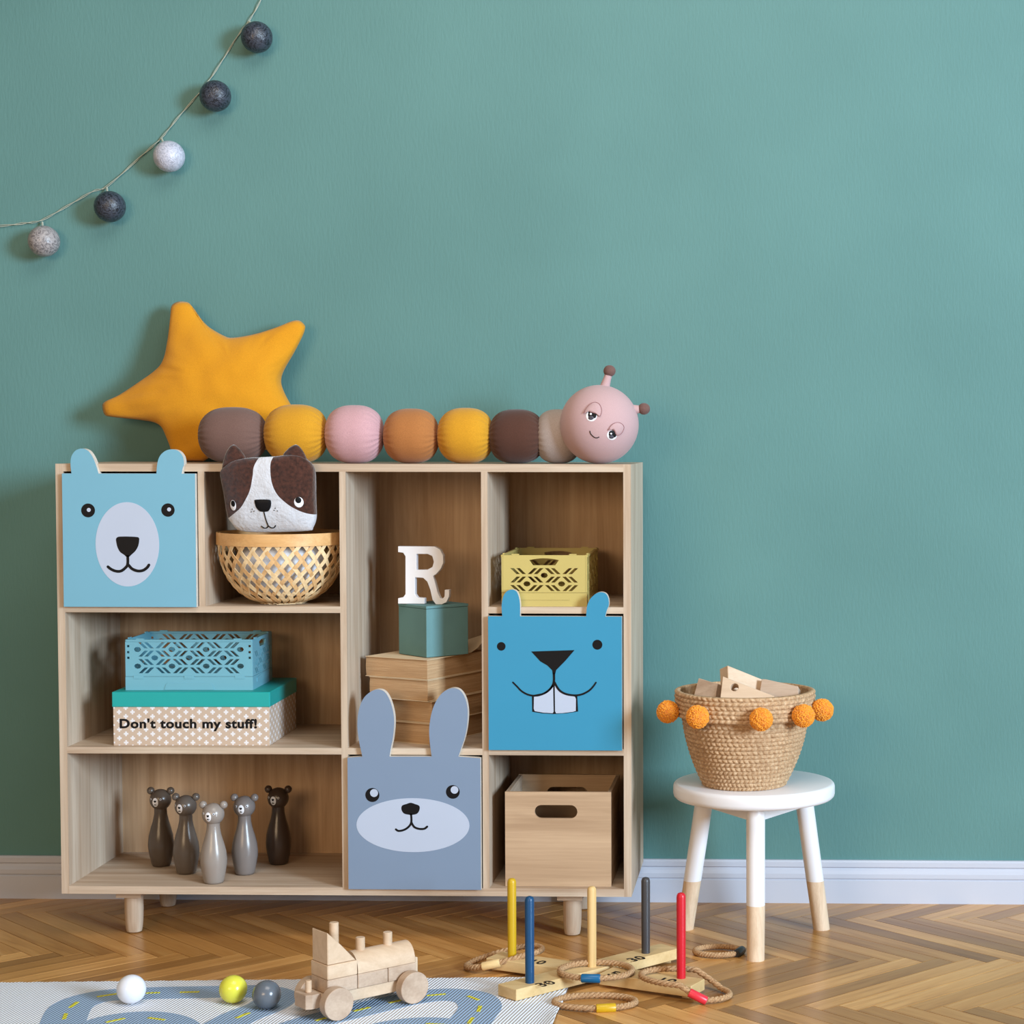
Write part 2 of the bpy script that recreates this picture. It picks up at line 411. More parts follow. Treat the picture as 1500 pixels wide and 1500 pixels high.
# floor: slab with real herringbone planks on it
mt, t, b = nt('oak_floor_slab')
t.links.new(ramp(t, noise(t, coords(t, (3, 30, 1)), 1, 4), [(.3, rgb(46, 28, 14)), (.7, rgb(66, 42, 22))]), b.inputs['Base Color'])
b.inputs['Roughness'].default_value = .35
floor = fin('floor', box(B(), -3.2, 5.6, -6.5, WALL_Y + .15, -.10, -.012), mt, kind='structure')

mt, t, b = nt('varnished_oak_plank')
oi = node(t, 'ShaderNodeObjectInfo')
v = coords(t, (2.2, 34, 34))
f1 = noise(t, v, 1, 6, .62, .8)
c1 = ramp(t, f1, [(.25, rgb(172, 120, 64)), (.5, rgb(204, 154, 92)), (.78, rgb(222, 180, 120))])
tone = ramp(t, oi.outputs['Random'], [(0, (.52, .44, .34, 1)), (.3, (.80, .72, .60, 1)), (.7, (1.0, .93, .82, 1)), (1, (1.22, 1.2, 1.16, 1))])
mx = node(t, 'ShaderNodeMix', data_type='RGBA', blend_type='MULTIPLY')
mx.inputs[0].default_value = 1
t.links.new(c1, mx.inputs[6])
t.links.new(tone, mx.inputs[7])
v2 = coords(t, (9, 300, 300))
f2 = noise(t, v2, 1, 3, .6)
mx2 = node(t, 'ShaderNodeMix', data_type='RGBA', blend_type='MULTIPLY')
mx2.inputs[0].default_value = .35
t.links.new(mx.outputs[2], mx2.inputs[6])
t.links.new(ramp(t, f2, [(.35, (.62, .55, .48, 1)), (.6, (1, 1, 1, 1))]), mx2.inputs[7])
t.links.new(mx2.outputs[2], b.inputs['Base Color'])
b.inputs['Roughness'].default_value = .30
b.inputs['Specular IOR Level'].default_value = .5
bump(t, b, f2, .04, .001)
M_plank = mt

PL, PW = .560, .0533
def plank_bm(M=None, bm=None):
    bm = bm or B()
    return box(bm, -PL / 2 + .0008, PL / 2 - .0008, -PW / 2 + .0010, PW / 2 - .0010, -.012, 0, M)
bmp = plank_bm()
pm = bpy.data.meshes.new('plank')
bmp.to_mesh(pm)
bmp.free()
pm.materials.append(M_plank)
near, far = [], []
X0, Y0 = 1.7768, -.556
r2 = 1 / sqrt(2)
for k in range(-6, 3):
    for i in range(-80, 70):
        for kind in 'AB':
            if kind == 'A':
                u, v_ = i * PW + PL / 2 + k * PL, -i * PW + PW / 2 + k * PL
            else:
                u, v_ = i * PW + PL + PW / 2 + k * PL, -i * PW + PL / 2 + k * PL
            x, y = X0 + (u - v_) * r2, Y0 + (u + v_) * r2
            ang = pi / 4 if kind == 'A' else -pi / 4 + pi
            if not (-3.0 < x < 5.4 and -6.2 < y < WALL_Y + .19):
                continue
            if y > WALL_Y + .20:
                continue
            # how near the plank is to the middle of the floor seen in the picture
            d = max(abs(x - 1.05) - 1.45, 0) + max(-y - .72, 0) * 1.2
            (near if d < .40 else far).append((d, x, y, ang))
near.sort()
far += near[300:]
near = near[:300]
random.seed(4)
random.shuffle(near)
for d, x, y, ang in near:
    o = bpy.data.objects.new('plank', pm)
    link(o, floor)
    o.matrix_basis = WM[floor].inverted() @ (Matrix.Translation((x, y, 0)) @ Matrix.Rotation(ang, 4, 'Z'))
bm = B()
for d, x, y, ang in far:
    plank_bm(Matrix.Translation((x, y, 0)) @ Matrix.Rotation(ang, 4, 'Z'), bm)
fin('plank_field', bm, wood('oak_plank_field', rgb(140, 98, 56), rgb(200, 156, 102), 'x', rough=.3, across=12), floor, kind='stuff')

# ================================================================== CABINET
CW, CD, CL, CT = 1.40, .404, .1127, 1.167
T1, T2 = .0185, .0155
ZB, ZS2, ZS1 = .1318, .4748, .8208          # upper faces of bottom board, lower shelf, upper shelf
cols = [T1]
cw = (CW - 2 * T1 - 3 * T2) / 4
xs = [T1 + i * (cw + T2) for i in range(4)]  # left inner edge of every column
cab = thing('storage_shelf', 'pale wooden cubby shelf on four peg legs against the teal wall', 'shelf', (CW / 2, CD / 2, 0))
def panel(name, x0, x1, y0, y1, z0, z1, mat):
    return fin(name, box(B(), x0, x1, y0, y1, z0, z1), mat, cab, bevel=.0012)
panel('top_board', T1, CW - T1, 0, CD, CT - .0185, CT, M_wx)
panel('side_panel', 0, T1, 0, CD, CL, CT, M_wz)
panel('side_panel', CW - T1, CW, 0, CD, CL, CT, M_wz)
panel('bottom_board', T1, CW - T1, 0, CD, CL, ZB, M_wx)
panel('back_panel', T1, CW - T1, CD - .008, CD, ZB, CT - .0185, M_back)
panel('divider', xs[2] - T2, xs[2], 0, CD - .008, ZB, CT - .0185, M_wz)
panel('divider', xs[3] - T2, xs[3], 0, CD - .008, ZB, CT - .0185, M_wz)
panel('divider', xs[1] - T2, xs[1], 0, CD - .008, ZS1, CT - .0185, M_wz)
panel('shelf_board', T1, xs[2] - T2, 0, CD - .008, ZS1 - T2, ZS1, M_wx)
panel('shelf_board', T1, xs[2] - T2, 0, CD - .008, ZS2 - T2, ZS2, M_wx)
panel('shelf_board', xs[2], xs[3] - T2, 0, CD - .008, ZS2 - T2, ZS2, M_wx)
panel('shelf_board', xs[3], CW - T1, 0, CD - .008, ZS1 - T2, ZS1, M_wx)
panel('shelf_board', xs[3], CW - T1, 0, CD - .008, ZS2 - T2, ZS2, M_wx)
for x in (.153, 1.247):
    for y in (.075, .345):
        lg = fin('leg', lathe(B(), [(.013, 0), (.0185, .003), (.0205, .012), (.0222, .03), (.0230, .055), (.0228, CL - .0202)], (x, y, 0), 28), M_wz, cab, smooth=True)
        fin('mounting_block', box(B(), x - .034, x + .028, y - .032, y + .032, CL - .020, CL), M_wx, lg, bevel=.002)

# ---- animal-faced drawers that fill three of the cubbies
YF, YB2 = -.013, .009
def animal_drawer(name, label, D, col, z0, z1, matc):
    x0, x1 = xs[col] + .002, xs[col] + cw - .003
    th = thing(name, label, 'storage box', ((x0 + x1) / 2, .17, z0 + .002))
    outer = [(x0, z0), (x1, z0), (x1, z1)]
    er, el = smooth_open(D['ears'][1]), smooth_open(D['ears'][0])
    outer += [(a, max(c, z1)) for a, c in er[::-1]]
    outer += [(a, max(c, z1)) for a, c in el[::-1]]
    outer += [(x0, z1)]
    fr = fin('front_panel', plate(B(), outer, [], YF + .0012, YB2), wood('drawer_edge_wood_' + name, rgb(206, 196, 182), rgb(226, 218, 206), 'x'), th)
    fin('painted_face', plate(B(), outer, [], YF, YF + .0012), matc, fr)
    # the box behind the front
    fin('box_side', box(B(), x0 + .003, x0 + .011, YB2, .37, z0 + .003, z1 - .05), M_wy, th)
    fin('box_side', box(B(), x1 - .011, x1 - .003, YB2, .37, z0 + .003, z1 - .05), M_wy, th)
    fin('box_back', box(B(), x0 + .011, x1 - .011, .362, .37, z0 + .003, z1 - .05), M_wx, th)
    fin('box_bottom', box(B(), x0 + .011, x1 - .011, YB2, .362, z0 + .003, z0 + .011), M_wx, th)
    y = YF
    def mark(nm, poly, lvl, mat, parent=fr):
        return fin(nm, plate(B(), poly, [], y - .0004 * lvl, y - .0004 * (lvl - 1)), mat, parent)
    if 'muzzle' in D:
        a = D['muzzle']
        mark('muzzle', ellipse(a[0], a[1], a[2], a[3], 64), 1, M_facewhite)
    for i, e in enumerate(D['eyes']):
        mark('eye', ellipse(e[0], e[1], e[2]), 1, M_black)
        if 'glints' in D:
            g_ = D['glints'][i]
            mark('eye_glint', ellipse(g_[0], g_[1], g_[2]), 2, M_facewhite)
    if 'tooth_back' in D:
        mark('tooth_outline', D['tooth_back'], 1, M_black)
        for tt in D['teeth']:
            mark('tooth', tt, 2, M_facewhite)
    mark('nose', D['nose'] if 'tooth_back' in D else smooth_loop(D['nose'], 3), 2, M_black)
    for i, q in enumerate(D['mouth']):
        hw = .0034 if name == 'bear_storage_box' else (.0028 if name == 'beaver_storage_box' else .0025)
        mark('mouth_line', stroke(q, hw, 5, .35 if name == 'beaver_storage_box' else 0), 2 if i == 0 else 3, M_black)
    return th
def smooth_open(p):
    return [(v.x, v.y) for v in catmull([(a, c, 0) for a, c in p], 4)]
animal_drawer('bear_storage_box', 'light blue storage box with round ears and a bear face', BEAR, 0, ZS1 - .001, 1.1437, paint('light_blue_paint', rgb(111, 166, 187), .45, .01, .35, .03))
animal_drawer('beaver_storage_box', 'bright blue storage box with a beaver face and two big teeth', BEAVER, 3, ZS2 - .001, .7995, paint('bright_blue_paint', rgb(50, 136, 170), .45, .01, .35, .03))
animal_drawer('bunny_storage_box', 'grey blue storage box with long rabbit ears and a bunny face', BUNNY, 2, ZB - .001, .4535, paint('grey_blue_paint', rgb(119, 137, 160), .45, .01, .35, .03))

# ================================================================== STRING OF LIGHTS
def thread_ball(name, c1, c2):
    mt, t, b = nt(name)
    v = coords(t)
    wv = node(t, 'ShaderNodeTexNoise')
    wv.inputs['Scale'].default_value = 55
    wv.inputs['Detail'].default_value = 5
    wv.inputs['Distortion'].default_value = 3.5
    t.links.new(v, wv.inputs['Vector'])
    t.links.new(ramp(t, wv.outputs['Fac'], [(.38, c1), (.56, c2)]), b.inputs['Base Color'])
    b.inputs['Roughness'].default_value = .3
    bump(t, b, wv.outputs['Fac'], .5, .003)
    return mt
M_bdark = thread_ball('charcoal_thread', rgb(20, 24, 32), rgb(60, 66, 78))
M_bwhite = thread_ball('white_thread', rgb(160, 164, 178), rgb(192, 194, 208))
M_bgrey = thread_ball('warm_grey_thread', rgb(112, 108, 110), rgb(160, 154, 154))
gl = thing('string_light', 'string of five thread ball lights on a clear cord across the wall', 'string lights', (BULBS[2][0], .43, BULBS[2][1]))
cp = catmull([(x, .4315, z) for x, z in CORD], 5)
bm = B()
tube(bm, [p + Vector((0, .0025 * sin(i * .9), .002 * cos(i * .9))) for i, p in enumerate(cp)], .0011, 6)
tube(bm, [p - Vector((0, .0025 * sin(i * .9), .002 * cos(i * .9))) for i, p in enumerate(cp)], .0011, 6)
fin('cord', bm, M_cord, gl, smooth=True)
for (x, z), (hx, hz), mt in zip(BULBS, HOOKS, (M_bdark, M_bdark, M_bwhite, M_bdark, M_bgrey)):
    bb = fin('ball_shade', sphere(B(), (x, .392, z), .0405, 36, 24), mt, gl, smooth='all')
    d = (Vector((x, .392, z)) - Vector((hx, .43, hz)))
    fin('bulb_socket', tube(B(), [(hx, .428, hz), Vector((hx, .428, hz)) + d * .3], .0028, 8), M_cord, bb, smooth=True)

# ================================================================== PILLOW SHAPES
def ray_r(poly, c, a):
    """distance from c to the outline along angle a"""
    dx, dz = cos(a), sin(a)
    best = 0
    for i in range(len(poly)):
        x1, z1 = poly[i][0] - c[0], poly[i][1] - c[1]
        x2, z2 = poly[(i + 1) % len(poly)][0] - c[0], poly[(i + 1) % len(poly)][1] - c[1]
        den = dx * (z2 - z1) - dz * (x2 - x1)
        if abs(den) < 1e-12:
            continue
        tt = (x1 * (z2 - z1) - z1 * (x2 - x1)) / den
        s = (x1 * dz - z1 * dx) / den
        if tt > 0 and -1e-9 <= s <= 1 + 1e-9:
            best = max(best, tt)
    return best
import numpy as np
def membrane(loop, step=.004, iters=2600):
    """relative puff height over a closed outline: square root of a loaded membrane"""
    xs_ = [p[0] for p in loop]
    zs_ = [p[1] for p in loop]
    x0, z0 = min(xs_) - 3 * step, min(zs_) - 3 * step
    nx, nz = int((max(xs_) - x0) / step) + 5, int((max(zs_) - z0) / step) + 5
    cxm, czm = sum(xs_) / len(xs_), sum(zs_) / len(zs_)
    big = [(cxm + 1.012 * (x - cxm), czm + 1.012 * (z - czm)) for x, z in loop]
    mk = np.array([[inside(x0 + i * step, z0 + k * step, big) for k in range(nz)] for i in range(nx)])
    u = np.zeros((nx, nz))
    for _ in range(iters):
        u[1:-1, 1:-1] = .25 * (u[2:, 1:-1] + u[:-2, 1:-1] + u[1:-1, 2:] + u[1:-1, :-2] + 1)
        u[~mk] = 0
    u /= u.max()
    def f(x, z):
        a, c = (x - x0) / step, (z - z0) / step
        i, k = int(a), int(c)
        a, c = a - i, c - k
        return float((u[i, k] * (1 - a) + u[i + 1, k] * a) * (1 - c) + (u[i, k + 1] * (1 - a) + u[i + 1, k + 1] * a) * c)
    return f
def pillow_bm(loop, c, Tf, Tb, rings, yp, q=.5, wob=None):
    bm = B()
    N = len(loop)
    mem = membrane(loop)
    sv = [i / rings for i in range(1, rings + 1)]
    layers = {}
    for side in (-1, 1):
        T = Tf if side < 0 else Tb
        L = []
        for s in sv:
            ring = []
            for i, (x, z) in enumerate(loop):
                X, Z = c[0] + s * (x - c[0]), c[1] + s * (z - c[1])
                if s >= 1 and side > 0:
                    ring.append(layers[-1][-1][i])
                    continue
                h = 0 if s >= 1 else max(0, mem(X, Z)) ** q
                y = yp(Z) + side * T * h
                if wob and s < 1:
                    y += wob(X, Z, s) * side * min(1, h * 2.2)
                ring.append(bm.verts.new((X, y, Z)))
            L.append(ring)
        layers[side] = L
        cv = bm.verts.new((c[0], yp(c[1]) + side * (T * mem(*c) ** q + (wob(c[0], c[1], 0) if wob else 0)), c[1]))
        for i in range(N):
            j = (i + 1) % N
            bm.faces.new((cv, L[0][i], L[0][j]))
            for a, b_ in zip(L, L[1:]):
                bm.faces.new((a[i], b_[i], b_[j], a[j]))
    return bm

# ---- star cushion leaning on the wall
from mathutils import noise as mnoise
sl = [(x, max(z, CT + .0015)) for x, z in smooth_loop(STAR, 4)]
sc_c = (.372, 1.372)
def star_wob(x, z, s):
    a = atan2(z - sc_c[1], x - sc_c[0])
    n1 = mnoise.noise(Vector((x * 8, z * 8, .3))) * .008 + mnoise.noise(Vector((x * 20, z * 20, 4))) * .004
    n1 += .0028 * sin(a * 30 + 4 * sin(a * 4)) * max(0, s - .55) * 2
    return n1 * min(1, (1 - s) * 5)
zb = min(z for x, z in sl)
star = fin('star_cushion', pillow_bm(sl, sc_c, .078, .052, 30, lambda z: .318 + (z - zb) * .15, .5, star_wob), fabric('mustard_linen', rgb(206, 140, 28), 500, .07, .9, .2, 3), smooth='all')
tag(star, 'mustard yellow star-shaped cushion leaning on the wall behind the caterpillar', 'cushion')

# ---- plush caterpillar
cat_z = CT
cat = thing('plush_caterpillar', 'plush caterpillar with padded segments in brown, yellow and pink, lying along the shelf top', 'plush toy', (.9, .14, CT))
seg_m = {'brown': fabric('taupe_brown_cloth', rgb(110, 84, 76)), 'yellow': fabric('yellow_cloth', rgb(196, 140, 34)), 'pink': fabric('pink_cloth', rgb(190, 148, 152)),
         'tan': fabric('tan_cloth', rgb(164, 106, 58)), 'dark': fabric('dark_brown_cloth', rgb(78, 50, 40)), 'grey': fabric('grey_cloth', rgb(166, 152, 146))}
names = ['brown', 'yellow', 'pink', 'tan', 'yellow', 'dark', 'grey']
labs = ['taupe brown end segment', 'yellow segment beside the taupe end', 'pink segment', 'tan segment', 'yellow segment beside the dark brown one', 'dark brown segment', 'grey segment next to the head']
for idx, ((xa, xb, zt, zb_), nm) in enumerate(zip(SEGS, names)):
    cx_, hw = (xa + xb) / 2, (xb - xa) / 2
    R_ = (zt - CT) / 2 + .0005
    y_c = .14 if idx < 6 else .15
    bm = B()
    nr, na = 40, 96
    rings = []
    for i in range(nr + 1):
        u = -1 + 2 * i / nr
        uu = math.copysign(abs(u) ** .8, u)
        rr = R_ * max(.0, 1 - abs(u) ** 2.7) ** .46
        ring = []
        for k in range(na):
            a = 2 * pi * k / na
            gather = 1 + .075 * (abs(u) ** 4) * sin(k * 2 * pi * 24 / na + idx) + .014 * abs(u) ** 2 * sin(a * 9 + idx * 2)
            r_ = max(rr, .006) * gather
            ring.append(bm.verts.new((cx_ + hw * u, y_c + r_ * cos(a), max(CT + .0003, CT + R_ + r_ * sin(a)))))
        rings.append(ring)
    for a, b_ in zip(rings, rings[1:]):
        for k in range(na):
            bm.faces.new((a[k], a[(k + 1) % na], b_[(k + 1) % na], b_[k]))
    bm.faces.new(rings[0][::-1])
    bm.faces.new(rings[-1])
    fin('body_segment', bm, seg_m[nm], cat, smooth='all', label=labs[idx])
hx, hz, hr = HEAD['head']
hr = hz - CT
hy = .10
M_pinkhead = fabric('pink_jersey', rgb(184, 152, 152), 600, .04, .85, .1)
hd = fin('head', sphere(B(), (hx, hy, hz), hr, 64, 40), M_pinkhead, cat, smooth='all', label='round pink head with sleepy eyes')
def sph_y(x, z, off):
    d2 = (hr + off) ** 2 - (x - hx) ** 2 - (z - hz) ** 2
    return hy - sqrt(max(d2, 1e-6))
def on_surface(poly, yfun, off, lift=.0012):
    """thin patch that follows a curved front surface"""
    bm = B()
    cx_ = sum(p[0] for p in poly) / len(poly)
    cz_ = sum(p[1] for p in poly) / len(poly)
    lay = []
    for s in (0.001, .35, .7, 1.0):
        lay.append([bm.verts.new((cx_ + s * (x - cx_), yfun(cx_ + s * (x - cx_), cz_ + s * (z - cz_), off + (lift if s < 1 else 0)), cz_ + s * (z - cz_))) for x, z in poly])
    for a, b_ in zip(lay, lay[1:]):
        for k in range(len(poly)):
            j = (k + 1) % len(poly)
            bm.faces.new((a[k], a[j], b_[j], b_[k]))
    bm.faces.new(lay[0])
    return bm
M_eyeblack = paint('black_embroidery', rgb(14, 12, 14), .6, .02, .2, 0)
M_eyewhite = paint('white_embroidery', rgb(232, 232, 236), .6, .01, .3, 0)
M_eyedark = paint('dark_grey_iris', rgb(66, 62, 72), .5, .02, .4, 0)
M_lid = fabric('pink_eyelid_cloth', rgb(150, 100, 100), 600, .04)
for e, ld in zip(HEAD['eyes'], HEAD['lids']):
    ew = fin('eye', on_surface(ellipse(e[0], e[1], e[2], e[2], 28), sph_y, .0005), M_eyewhite, hd, smooth='all')
    fin('iris', on_surface(ellipse(e[0] + e[2] * .12, e[1] + e[2] * .16, e[2] * .82, e[2] * .84, 28), sph_y, .0012), M_eyeblack, ew, smooth='all')
    fin('iris_shade', on_surface(ellipse(e[0] - .0005, e[1] - e[2] * .35, e[2] * .5, e[2] * .38, 20), sph_y, .0022), M_eyedark, ew, smooth='all')
    fin('eye_glint', on_surface(ellipse(e[0] - e[2] * .1, e[1] + e[2] * .32, e[2] * .2, e[2] * .2, 14), sph_y, .0028), M_eyewhite, ew, smooth='all')
    fin('eyelid', on_surface(smooth_loop(ld, 3), sph_y, .0016, .0030), M_pinkhead, hd, smooth='all')
    seam = [(x, sph_y(x, z, .0028), z) for x, z in smooth_loop(ld, 3)]
    fin('eyelid_seam', tube(B(), seam, .0005, 5, True), M_lid, hd, smooth=True)
fin('mouth', tube(B(), [(p.x, sph_y(p.x, p.y, .0004), p.y) for p in catmull([(a, c, 0) for a, c in HEAD['mouth']], 5)], .0011, 6), M_eyeblack, hd, smooth=True)
for A in HEAD['ant']:
    a0, a1, a2 = [Vector((x, hy, z)) for x, z in A]
    base = Vector((hx, hy, hz)) + (a0 - Vector((hx, hy, hz))).normalized() * (hr - .004)
    st = fin('antenna', tube(B(), [base, base.lerp(a2, .5), a2], .0105, 14, rs=[.0125, .0098, .009]), M_pinkhead, cat, smooth=True)
    fin('antenna_tip', sphere(B(), a2, .0152, 20, 14, (1, 1, .95)), fabric('brown_tip_cloth', rgb(108, 80, 74)), st, smooth='all', label='brown antenna tip')
# ================================================================== BAMBOO BASKET AND DOG CUSHION
BX, BY = .5265, .100
def bowl_r(z):            # z from 0 (bottom) to .172 (rim)
    s = min(max(z / .165, 0), 1)
    return .060 + (.154 - .060) * (1 - (1 - s) ** 2.6) ** .75
M_bam = [wood('split_bamboo_light', rgb(222, 188, 138), rgb(244, 218, 174), 'z', across=60, rough=.45), wood('split_bamboo_tan', rgb(206, 160, 106), rgb(230, 190, 138), 'z', across=60, rough=.45)]
bk = thing('bamboo_basket', 'round open-weave bamboo basket holding the dog cushion in the upper cubby', 'basket', (BX, BY, ZS1))
NS = 28
def strip_mesh(sgn, mat):
    bm = B()
    nseg = 22
    wd = .0050
    prev = None
    for i in range(nseg + 1):
        tt = i / nseg
        z = .166 * (1 - tt) ** 1.25 + .004
        a = sgn * tt * 1.02
        r = bowl_r(z - .004) + .0014 * sgn * cos(i / nseg * pi * 9)
        if tt > .93:
            r *= 1 - (tt - .93) * 3.0
        z2 = .166 * (1 - min(tt + .02, 1)) ** 1.25 + .004
        a2 = sgn * (tt + .02) * 1.02
        r_2 = bowl_r(z2 - .004)
        p = Vector((r * cos(a), r * sin(a), z))
        tdir = (Vector((r_2 * cos(a2), r_2 * sin(a2), z2)) - Vector((bowl_r(z - .004) * cos(a), bowl_r(z - .004) * sin(a), z)))
        if tdir.length < 1e-5:
            tdir = Vector((-sin(a), cos(a), 0)) * sgn
        tdir.normalize()
        nrm = Vector((cos(a), sin(a), -.25 if z > .03 else -1.2)).normalized()
        sd = tdir.cross(nrm).normalized()
        th = .0007
        q = [bm.verts.new(p + sd * wd * sx + nrm * th * sy) for sx, sy in ((-1, -1), (1, -1), (1, 1), (-1, 1))]
        if prev:
            for k in range(4):
                bm.faces.new((prev[k], prev[(k + 1) % 4], q[(k + 1) % 4], q[k]))
        else:
            bm.faces.new(q[::-1])
        prev = q
    bm.faces.new(prev)
    bmesh.ops.recalc_face_normals(bm, faces=bm.faces[:])
    me = bpy.data.meshes.new('strip')
    bm.to_mesh(me)
    bm.free()
    me.materials.append(mat)
    return me
for sgn in (-1, 1):
    ms = [strip_mesh(sgn, M_bam[0]), strip_mesh(sgn, M_bam[1])]
    for i in range(NS):
        o = bpy.data.objects.new('strip', ms[1 if (i * 7 + (sgn > 0)) % 5 < 2 else 0])
        link(o, bk)
        o.rotation_euler = (0, 0, 2 * pi * (i + .25 * sgn) / NS)
def ring_band(r0, r1, z0, z1, c, n=72):
    return lathe(B(), [(r0, z0), (r1, z0), (r1, z1), (r0, z1), (r0, z0)], c, n, cap=False)
M_rim = wood('bamboo_rim', rgb(206, 156, 98), rgb(228, 184, 128), 'x', across=40, rough=.45)
fin('rim_band', ring_band(.1545, .1585, .148, .178, (BX, BY, ZS1)), M_rim, bk, smooth=True)
fin('rim_lining', ring_band(.1485, .1525, .150, .177, (BX, BY, ZS1)), M_rim, bk, smooth=True)
bm = B()
for sgn in (0, 1):
    for k in range(-4, 5):
        wq = sqrt(max(0, .055 ** 2 - (k * .0125) ** 2))
        box(bm, -wq, wq, k * .0125 - .0055, k * .0125 + .0055, .0008 + .0012 * sgn, .0018 + .0012 * sgn, Matrix.Translation((BX, BY, ZS1)) @ Matrix.Rotation(sgn * pi / 2 + .4, 4, 'Z'))
fin('woven_base', bm, M_bam[0], bk)

dl = smooth_loop(DOG['outline'], 5)
dc = (sum(p[0] for p in dl) / len(dl), sum(p[1] for p in dl) / len(dl) + .01)
dog_y = lambda z: -.034 + (1.16 - z) * .24
M_brown = fabric('dark_brown_plush', rgb(64, 35, 25), 120, .45, .8, .5, 2, .5)
M_cream = fabric('white_plush', rgb(222, 222, 226), 300, .04, .9, .15, 1)
wl, wr = DOG['white_l'], DOG['white_r']
white_poly = wl + [(wl[-1][0] - .1, wl[-1][1]), (wl[-1][0] - .1, .8), (wr[-1][0] + .1, .8), (wr[-1][0] + .1, wr[-1][1])] + wr[::-1] + [(wr[0][0], 1.4), (wl[0][0], 1.4)]
def smooth_part(p, k=6):
    return [(v.x, v.y) for v in catmull([(a, c, 0) for a, c in p], k)]
wls, wrs = smooth_part(wl), smooth_part(wr)
white_poly = [(wls[0][0], 1.4)] + wls + [(wls[-1][0] - .1, wls[-1][1]), (wls[-1][0] - .1, .8), (wrs[-1][0] + .1, .8), (wrs[-1][0] + .1, wrs[-1][1])] + wrs[::-1] + [(wrs[0][0], 1.4)]
dogt = thing('dog_cushion', 'brown and white dog face plush cushion standing in the bamboo basket', 'plush toy', (dc[0], -.01, ZS1 + .02))
DP, DQ, DT = 3.2, .55, .046
def dog_wob(x, z, s):
    return mnoise.noise(Vector((x * 25, z * 25, 2))) * .003 * min(1, (1 - s) * 6)
bm = pillow_bm(dl, dc, DT, .032, 60, dog_y, .38, dog_wob)
from mathutils.bvhtree import BVHTree
dbvh = BVHTree.FromBMesh(bm)
def seg_dist(x, z, poly):
    best = 9
    for (x1, z1), (x2, z2) in zip(poly, poly[1:]):
        dx, dz = x2 - x1, z2 - z1
        tt = max(0, min(1, ((x - x1) * dx + (z - z1) * dz) / (dx * dx + dz * dz + 1e-12)))
        best = min(best, (x - x1 - tt * dx) ** 2 + (z - z1 - tt * dz) ** 2)
    return sqrt(best)
# the white blaze is one seam line on the cloth: signed distance to it, kept per vertex
lay_ = bm.verts.layers.float.new('blaze')
for v in bm.verts:
    d_ = min(seg_dist(v.co.x, v.co.z, wls), seg_dist(v.co.x, v.co.z, wrs))
    sgn_ = 1 if (inside(v.co.x, v.co.z, white_poly) and v.co.y < dog_y(v.co.z) + .004) else -1
    v[lay_] = d_ * sgn_
t = M_brown.node_tree
at = node(t, 'ShaderNodeAttribute', attribute_name='blaze')
gt_ = node(t, 'ShaderNodeMath', operation='GREATER_THAN')
gt_.inputs[1].default_value = 0
t.links.new(at.outputs['Fac'], gt_.inputs[0])
pb = t.nodes['Principled BSDF']
old = pb.inputs['Base Color'].links[0].from_socket
mx = node(t, 'ShaderNodeMix', data_type='RGBA')
t.links.new(gt_.outputs[0], mx.inputs[0])
t.links.new(old, mx.inputs[6])
mx.inputs[7].default_value = rgb(204, 206, 212)
M_dogface = M_brown
t.links.new(mx.outputs[2], pb.inputs['Base Color'])
M_brown = fabric('dark_brown_plush_plain', rgb(64, 35, 25), 120, .45, .8, .5, 2, .5)
dh = fin('head', bm, M_dogface, dogt, smooth='all')
def dog_front(x, z, off):
    hit = dbvh.ray_cast(Vector((x, -1, z)), Vector((0, 1, 0)))
    return (hit[0].y if hit[0] is not None else dog_y(z)) - off
for E_ in DOG['ears']:
    ol = smooth_loop(E_, 3)
    cx_ = sum(p[0] for p in ol) / len(ol)
    cz_ = sum(p[1] for p in ol) / len(ol)
    fin('ear', pillow_bm(ol, (cx_, cz_), .013, .012, 8, lambda z: -.036 - (z - 1.15) * .1, .5), M_brown, dogt, smooth='all')
for e, pp in zip(DOG['eyes'], DOG['pupils']):
    ew = fin('eye', on_surface(ellipse(e[0], e[1], e[2], e[3], 24), dog_front, .001), M_eyewhite, dh, smooth='all')
    fin('pupil', on_surface(ellipse(pp[0], pp[1], pp[2], pp[3], 20), dog_front, .0022), M_eyeblack, ew, smooth='all')
fin('nose', on_surface(smooth_loop(DOG['nose'], 3), dog_front, .001, .003), M_eyeblack, dh, smooth='all')
for i, q in enumerate(DOG['mouth']):
    fin('mouth_line', tube(B(), [(p.x, dog_front(p.x, p.y, .0008), p.y) for p in catmull([(a, c, 0) for a, c in q], 5)], .0013, 6), M_eyeblack, dh, smooth=True)
for x, z in DOG['freckles']:
    fin('freckle', on_surface(ellipse(x, z, .0013, .0013, 8), dog_front, .0006), M_eyeblack, dh)
fin('body', sphere(B(), (BX - .005, BY - .005, ZS1 + .090), .1, 36, 22, (1.12, 1.05, .78)), M_cream, dogt, smooth='all', label='white stuffed body inside the basket')

